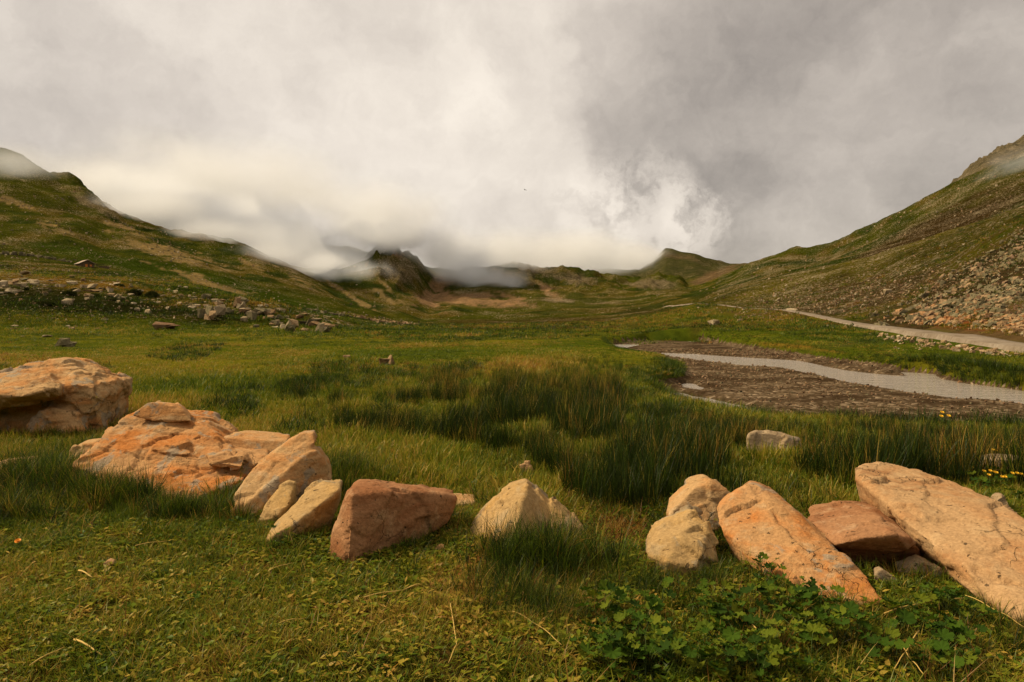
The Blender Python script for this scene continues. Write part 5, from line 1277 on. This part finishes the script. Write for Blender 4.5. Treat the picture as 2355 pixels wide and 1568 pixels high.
# ------------------------------------------------------------------ straws, flowers, dead clump, shrubs, bird
m, t, out = new_mat('straw'); M_STRAW = m; p = t.coord('Object'); n_ = t.noise(p, 20, 3, 0.6)
principled(t, out, t.mix(n_, (0.40, 0.24, 0.05), (0.62, 0.43, 0.12)), 0.7)
def straw(pts_, wid, label, lift=0.035):
    P_ = []
    for px, py in pts_:
        g = flat(px, py, 0.03); P_.append(Vector((g[0], g[1], float(land(np.array([g[0]]), np.array([g[1]]))[0]) + lift)))
    c = P_[0].copy(); Q_ = []
    for i in range(len(P_) - 1):
        for s_ in range(4): Q_.append(P_[i].lerp(P_[i + 1], s_ / 4) - c + Vector((0, 0, 0.008 * math.sin(s_))))
    Q_.append(P_[-1] - c); bm = bmesh.new(); tube(bm, Q_, wid, wid * 0.6, 6)
    tag(done('straw', bm, M_STRAW, None, c), label, 'straw')
def c8(x, y): return 0.34165 * x, 1149.4 + 0.34165 * y
straw([c8(530, 455), c8(622, 498)], 0.0055, 'short thick yellow straw in the turf near the pale stone chips')
straw([c8(500, 945), c8(685, 1030)], 0.0055, 'thick bright yellow straw lying alone in trampled turf')
straw([c8(910, 315), c8(1145, 290)], 0.003, 'long pale straw on the turf below the layered boulder')
straw([c8(230, 675), c8(340, 630)], 0.003, 'slender straw in the turf below the short thick straw')
straw([c8(1810, 488), c8(1965, 440)], 0.003, 'thin straw in the turf left of the red block')
straw([c8(200, 1110), c8(430, 990)], 0.0035, 'brownish straw beside the thick bright yellow one')
straw([c8(1880, 862), c8(2060, 830)], 0.003, 'thin yellow straw in the brownish turf')
straw([c2(430, 1020), c2(700, 950), c2(870, 880)], 0.0042, 'long bent golden straw on the turf below the red block')
straw([c2(1010, 1045), c2(1055, 1320), c2(1000, 1430)], 0.003, 'straw folded to a sharp angle near the rounded pebble')
straw([c2(1430, 1090), c2(1600, 1200), c2(1760, 1330)], 0.003, 'long dry stem below the tall grass clump')
straw([c3(680, 1040), c3(710, 1030), c3(880, 1220)], 0.0042, 'dry stem with a hooked end among the lobed leaves', 0.07)
straw([c3(1530, 965), c3(1800, 900), c3(2000, 865)], 0.0035, 'long golden stem lying from the orange slab toward the huge slab', 0.06)
straw([c3(1620, 1180), c3(1690, 1280), c3(1760, 1369)], 0.003, 'straight dry stem of a crossed pair among the leaves', 0.08)
straw([c3(1735, 1118), c3(1660, 1250), c3(1590, 1369)], 0.003, 'second dry stem of the crossed pair, leaning the other way', 0.10)
straw([c3(2010, 870), c3(2200, 960), c3(2355, 1060)], 0.0025, 'thin dry stem sloping down before the huge slab', 0.08)
m, t, out = new_mat('petal_orange'); M_PO = m; principled(t, out, (0.75, 0.27, 0.02), 0.6)
m, t, out = new_mat('petal_yellow'); M_PY = m; principled(t, out, (0.75, 0.45, 0.02), 0.6)
def flower(px, py, Y, mat, size, label, group=None, stem=0.2):
    top = at(px, py, Y); gz_ = float(land(np.array([top.x]), np.array([top.y]))[0])
    h_ = max(top.z - gz_, 0.04)
    e = bpy.data.objects.new('flower', None); COL.objects.link(e); e.location = (top.x, top.y, gz_); tag(e, label, 'flower', group)
    bm = bmesh.new(); tube(bm, [(0, 0, -0.02), (0.01, 0, h_ * 0.5), (0, 0, h_)], 0.0018, 0.0014, 4); done('stem', bm, M_STALK, e)
    bm = bmesh.new()
    for ring, (nn, tl_, ln) in enumerate([(12, 0.25, 1.0), (9, 0.7, 0.65)]):
        for k in range(nn):
            a = 2 * math.pi * k / nn + ring * 0.3; dx, dy = math.cos(a), math.sin(a); w_ = size * 0.13
            q = [(dx * size * 0.08 - dy * w_ * 0.5, dy * size * 0.08 + dx * w_ * 0.5, 0), (dx * size * 0.08 + dy * w_ * 0.5, dy * size * 0.08 - dx * w_ * 0.5, 0),
                 (dx * size * 0.5 * ln + dy * w_, dy * size * 0.5 * ln - dx * w_, size * 0.5 * ln * tl_), (dx * size * 0.5 * ln - dy * w_, dy * size * 0.5 * ln + dx * w_, size * 0.5 * ln * tl_)]
            bm.faces.new([bm.verts.new(v_) for v_ in q])
    o = done('petals', bm, mat, e, (0, 0, h_)); o.rotation_euler = (0.5, 0.1, 0)
    bm = bmesh.new(); bmesh.ops.create_icosphere(bm, subdivisions=1, radius=size * 0.11); bmesh.ops.scale(bm, verts=bm.verts, vec=(1, 1, 0.6)); done('flower_centre', bm, M_PO, o, (0, 0, size * 0.06))
flower(41, 1244, 5.0, M_PO, 0.04, 'single orange daisy like flower in the turf')
for px, py, Y in [(2166, 948, 11.0), (2181, 956, 10.8), (2164, 957, 10.9)]: flower(px, py, Y, M_PY, 0.06, 'yellow flower standing above the rushes near the stream', 'yellow flowers above the rushes')
for k in range(14):
    px = 2266 + 7 * k + rp.uniform(-4, 4); flower(px, 1078 + rp.uniform(0, 16) + 0.06 * (px - 2266), 7.0 + rp.uniform(-0.1, 0.2), M_PY, 0.036, 'small yellow flower in front of the low pale slab', 'yellow flowers before the low pale slab')
for px, py in [(2283, 1034), (2290, 1036), (2320, 1052)]: flower(px, py, 7.9, M_PY, 0.036, 'small yellow flower in dark rushes behind the low pale slab', 'yellow flowers behind the low pale slab')
# dead clump hanging over the bank
M_DEAD = grass_mat('dead_grass', [(0.0, (0.07, 0.028, 0.012)), (0.5, (0.16, 0.065, 0.022)), (1.0, (0.26, 0.13, 0.05))], 0.2, False)
v_, t_, u_, b_ = blades(160, 0.22, 0.25, 0.5, 0.012, 0.9, 1.6, 77, segs=5)
me = np_mesh('dead_grass_clump', v_, t_, M_DEAD); fattr(me, 'up', u_); fattr(me, 'blade', b_); fattr(me, 'tint', np.full(len(v_), 0.5))
xy_ = flat(1472, 893, -0.3); o = link('dead_grass_clump', me, loc=(xy_[0], xy_[1], -0.28)); tag(o, 'rust brown clump of dead drooping grass at the stream bank', 'grass clump')
# dwarf shrubs on the knoll
M_SHR = grass_mat('juniper', [(0.0, (0.020, 0.026, 0.005)), (0.6, (0.050, 0.058, 0.010)), (1.0, (0.10, 0.095, 0.016))], 0.15, False)
for k, (x0, y0, x1, y1) in enumerate([(1650, 735, 1860, 850), (1880, 755, 2080, 885), (800, 770, 1010, 850), (1150, 815, 1320, 880), (930, 750, 1040, 800), (480, 905, 760, 985), (1370, 880, 1560, 930), (310, 730, 380, 790), (1480, 690, 1640, 745), (1400, 1040, 1500, 1090)]):
    q = r1(x0, y0, x1, y1); g = ground_hit((q[0] + q[2]) / 2, q[3] - 1)
    if g is None: continue
    wd, ht = (q[2] - q[0]) / F * g[1] * 0.5, (q[3] - q[1]) / F * g[1]
    r_ = np.random.default_rng(700 + k); n = 2600
    d3 = r_.normal(size=(n, 3)); d3 /= np.linalg.norm(d3, axis=1)[:, None]; d3[:, 2] = np.abs(d3[:, 2])
    c3_ = d3 * (r_.uniform(0.45, 1, (n, 1)) ** 0.5) * (0.75 + 0.6 * fbm3(d3 * 2.5 + k, 2, 5)[:, None])
    c3_ = c3_ * np.array([wd * 1.2, wd * 0.8, ht * 0.75]); s_ = 0.075 * (wd + ht) * 0.5
    a = r_.normal(size=(n, 3)); b = r_.normal(size=(n, 3)); a /= np.linalg.norm(a, axis=1)[:, None]; b /= np.linalg.norm(b, axis=1)[:, None]
    V_ = np.stack([c3_, c3_ + a * s_ + d3 * s_, c3_ + b * s_ + d3 * s_], 1).reshape(-1, 3); V_[:, 2] = np.maximum(V_[:, 2], -0.1)
    e = bpy.data.objects.new('shrub', None); COL.objects.link(e); e.location = g; tag(e, 'low dark juniper like shrub among the rocks of the knoll', 'shrub', 'dark shrubs on the knoll')
    me = np_mesh('foliage', V_, np.arange(3 * n).reshape(-1, 3), M_SHR); fattr(me, 'up', np.full(3 * n, 0.5)); fattr(me, 'blade', np.repeat(r_.random(n), 3)); fattr(me, 'tint', np.full(3 * n, 0.45)); link('foliage', me, e)
    bm = bmesh.new()
    for j in range(4): tube(bm, [(0, 0, -0.2), (wd * 0.3 * math.cos(j * 1.6), wd * 0.2 * math.sin(j * 1.6), ht * 0.6)], 0.05, 0.02, 5)
    done('stem', bm, M_TI, e)
# bird far up in front of the cloud
bm = bmesh.new(); tube(bm, [(-0.16, 0, 0), (-0.05, 0, 0.01), (0.08, 0, 0.015), (0.17, 0, 0.02), (0.22, 0, 0.02)], 0.02, 0.012, 6)
m, t, out = new_mat('bird_feathers'); principled(t, out, (0.03, 0.025, 0.02), 0.8)
bird = done('bird', bm, m, None, at(1207, 437, 110)); tag(bird, 'tiny dark bird flying in front of the pale cloud', 'bird')
bm = bmesh.new()
for s_ in (-1, 1):
    q = [(0.07, 0, .02), (0.10, s_ * .16, .09), (0.04, s_ * .36, .06), (-0.02, s_ * .20, .07), (-0.05, 0, .015)]
    a = [bm.verts.new(v_) for v_ in q]; b = [bm.verts.new((v_[0], v_[1], v_[2] - 0.008)) for v_ in q]
    bm.faces.new(a); bm.faces.new(b[::-1])
    for k in range(5): bm.faces.new((a[k], b[k], b[(k + 1) % 5], a[(k + 1) % 5]))
wg = done('wing', bm, m, bird); bird.rotation_euler = (0.5, -0.2, 0.7)

# ------------------------------------------------------------------ mist lying on the ridges
def mist(px, py, Y, rx, ry, rz, dens, seed, low=0.32, scale=1.0):
    """soft bank of cloud; rx, rz in picture units at its distance, ry metres"""
    m = bpy.data.materials.new('mist'); m.use_nodes = True; m.node_tree.nodes.clear(); t = NT(m.node_tree)
    out = t.new('ShaderNodeOutputMaterial'); vol = t.new('ShaderNodeVolumePrincipled')
    vol.inputs['Color'].default_value = (0.972, 0.985, 1.0, 1); vol.inputs['Anisotropy'].default_value = 0.1
    p = t.coord('Object'); wp = t.position()
    rad = t.vm('LENGTH', p)
    scale = min(1.0, max(0.28, rx / F * Y / 110)); n = t.noise(wp, 0.011 / scale, 5, 0.62, 0.5)
    dn = ((1.0 - rad) * 1.25 + (n - 0.5) * 2.3 - 0.16).max(0.0).pow(1.35) * dens * 2.2
    zl = t.sep(p)[2]
    dn = dn * rad.step(1.0, 0.55) * (0.55 - zl * 0.5).max(0.0).pow(1.3) * 1.6
    t.link(dn, vol.inputs['Density']); t.link(vol.outputs[0], out.inputs['Volume'])
    m.cycles.volume_step_rate = 1.0
    bm = bmesh.new(); bmesh.ops.create_icosphere(bm, subdivisions=3, radius=1.03)
    me = bpy.data.meshes.new('mist'); bm.to_mesh(me); bm.free(); me.materials.append(m)
    o = link('mist', me, loc=at(px, py, Y)); o.scale = (rx / F * Y, ry, rz / F * Y)
    return tag(o, kind='stuff')
for k, (px, py, Y, rx, ry, rz, dn_) in enumerate([
    (310, 450, 940, 210, 190, 95, 0.020), (460, 500, 930, 230, 190, 105, 0.022), (600, 545, 910, 230, 190, 110, 0.022), (720, 580, 870, 200, 170, 110, 0.024), (800, 610, 800, 110, 80, 70, 0.030),
    (500, 410, 1150, 420, 300, 120, 0.007), (880, 530, 810, 150, 80, 70, 0.020), (850, 480, 960, 240, 170, 90, 0.009), (990, 550, 850, 130, 90, 70, 0.012), (1050, 590, 900, 130, 90, 85, 0.016), (1085, 625, 850, 100, 55, 60, 0.016),
    (1160, 640, 850, 110, 50, 50, 0.012), (1190, 570, 1050, 200, 150, 75, 0.011), (1330, 580, 1500, 240, 240, 70, 0.011), (1455, 595, 2300, 110, 240, 52, 0.011), (2355, 385, 600, 90, 70, 75, 0.011), (30, 365, 640, 150, 70, 55, 0.010),
    (350, 468, 690, 180, 50, 52, 0.022), (520, 530, 660, 180, 50, 52, 0.024), (640, 585, 640, 150, 45, 55, 0.032), (760, 618, 660, 130, 45, 58, 0.034), (850, 628, 720, 80, 40, 45, 0.026), (905, 540, 780, 130, 50, 50, 0.034)]):
    mist(px, py, Y, rx, ry, rz, dn_, k)
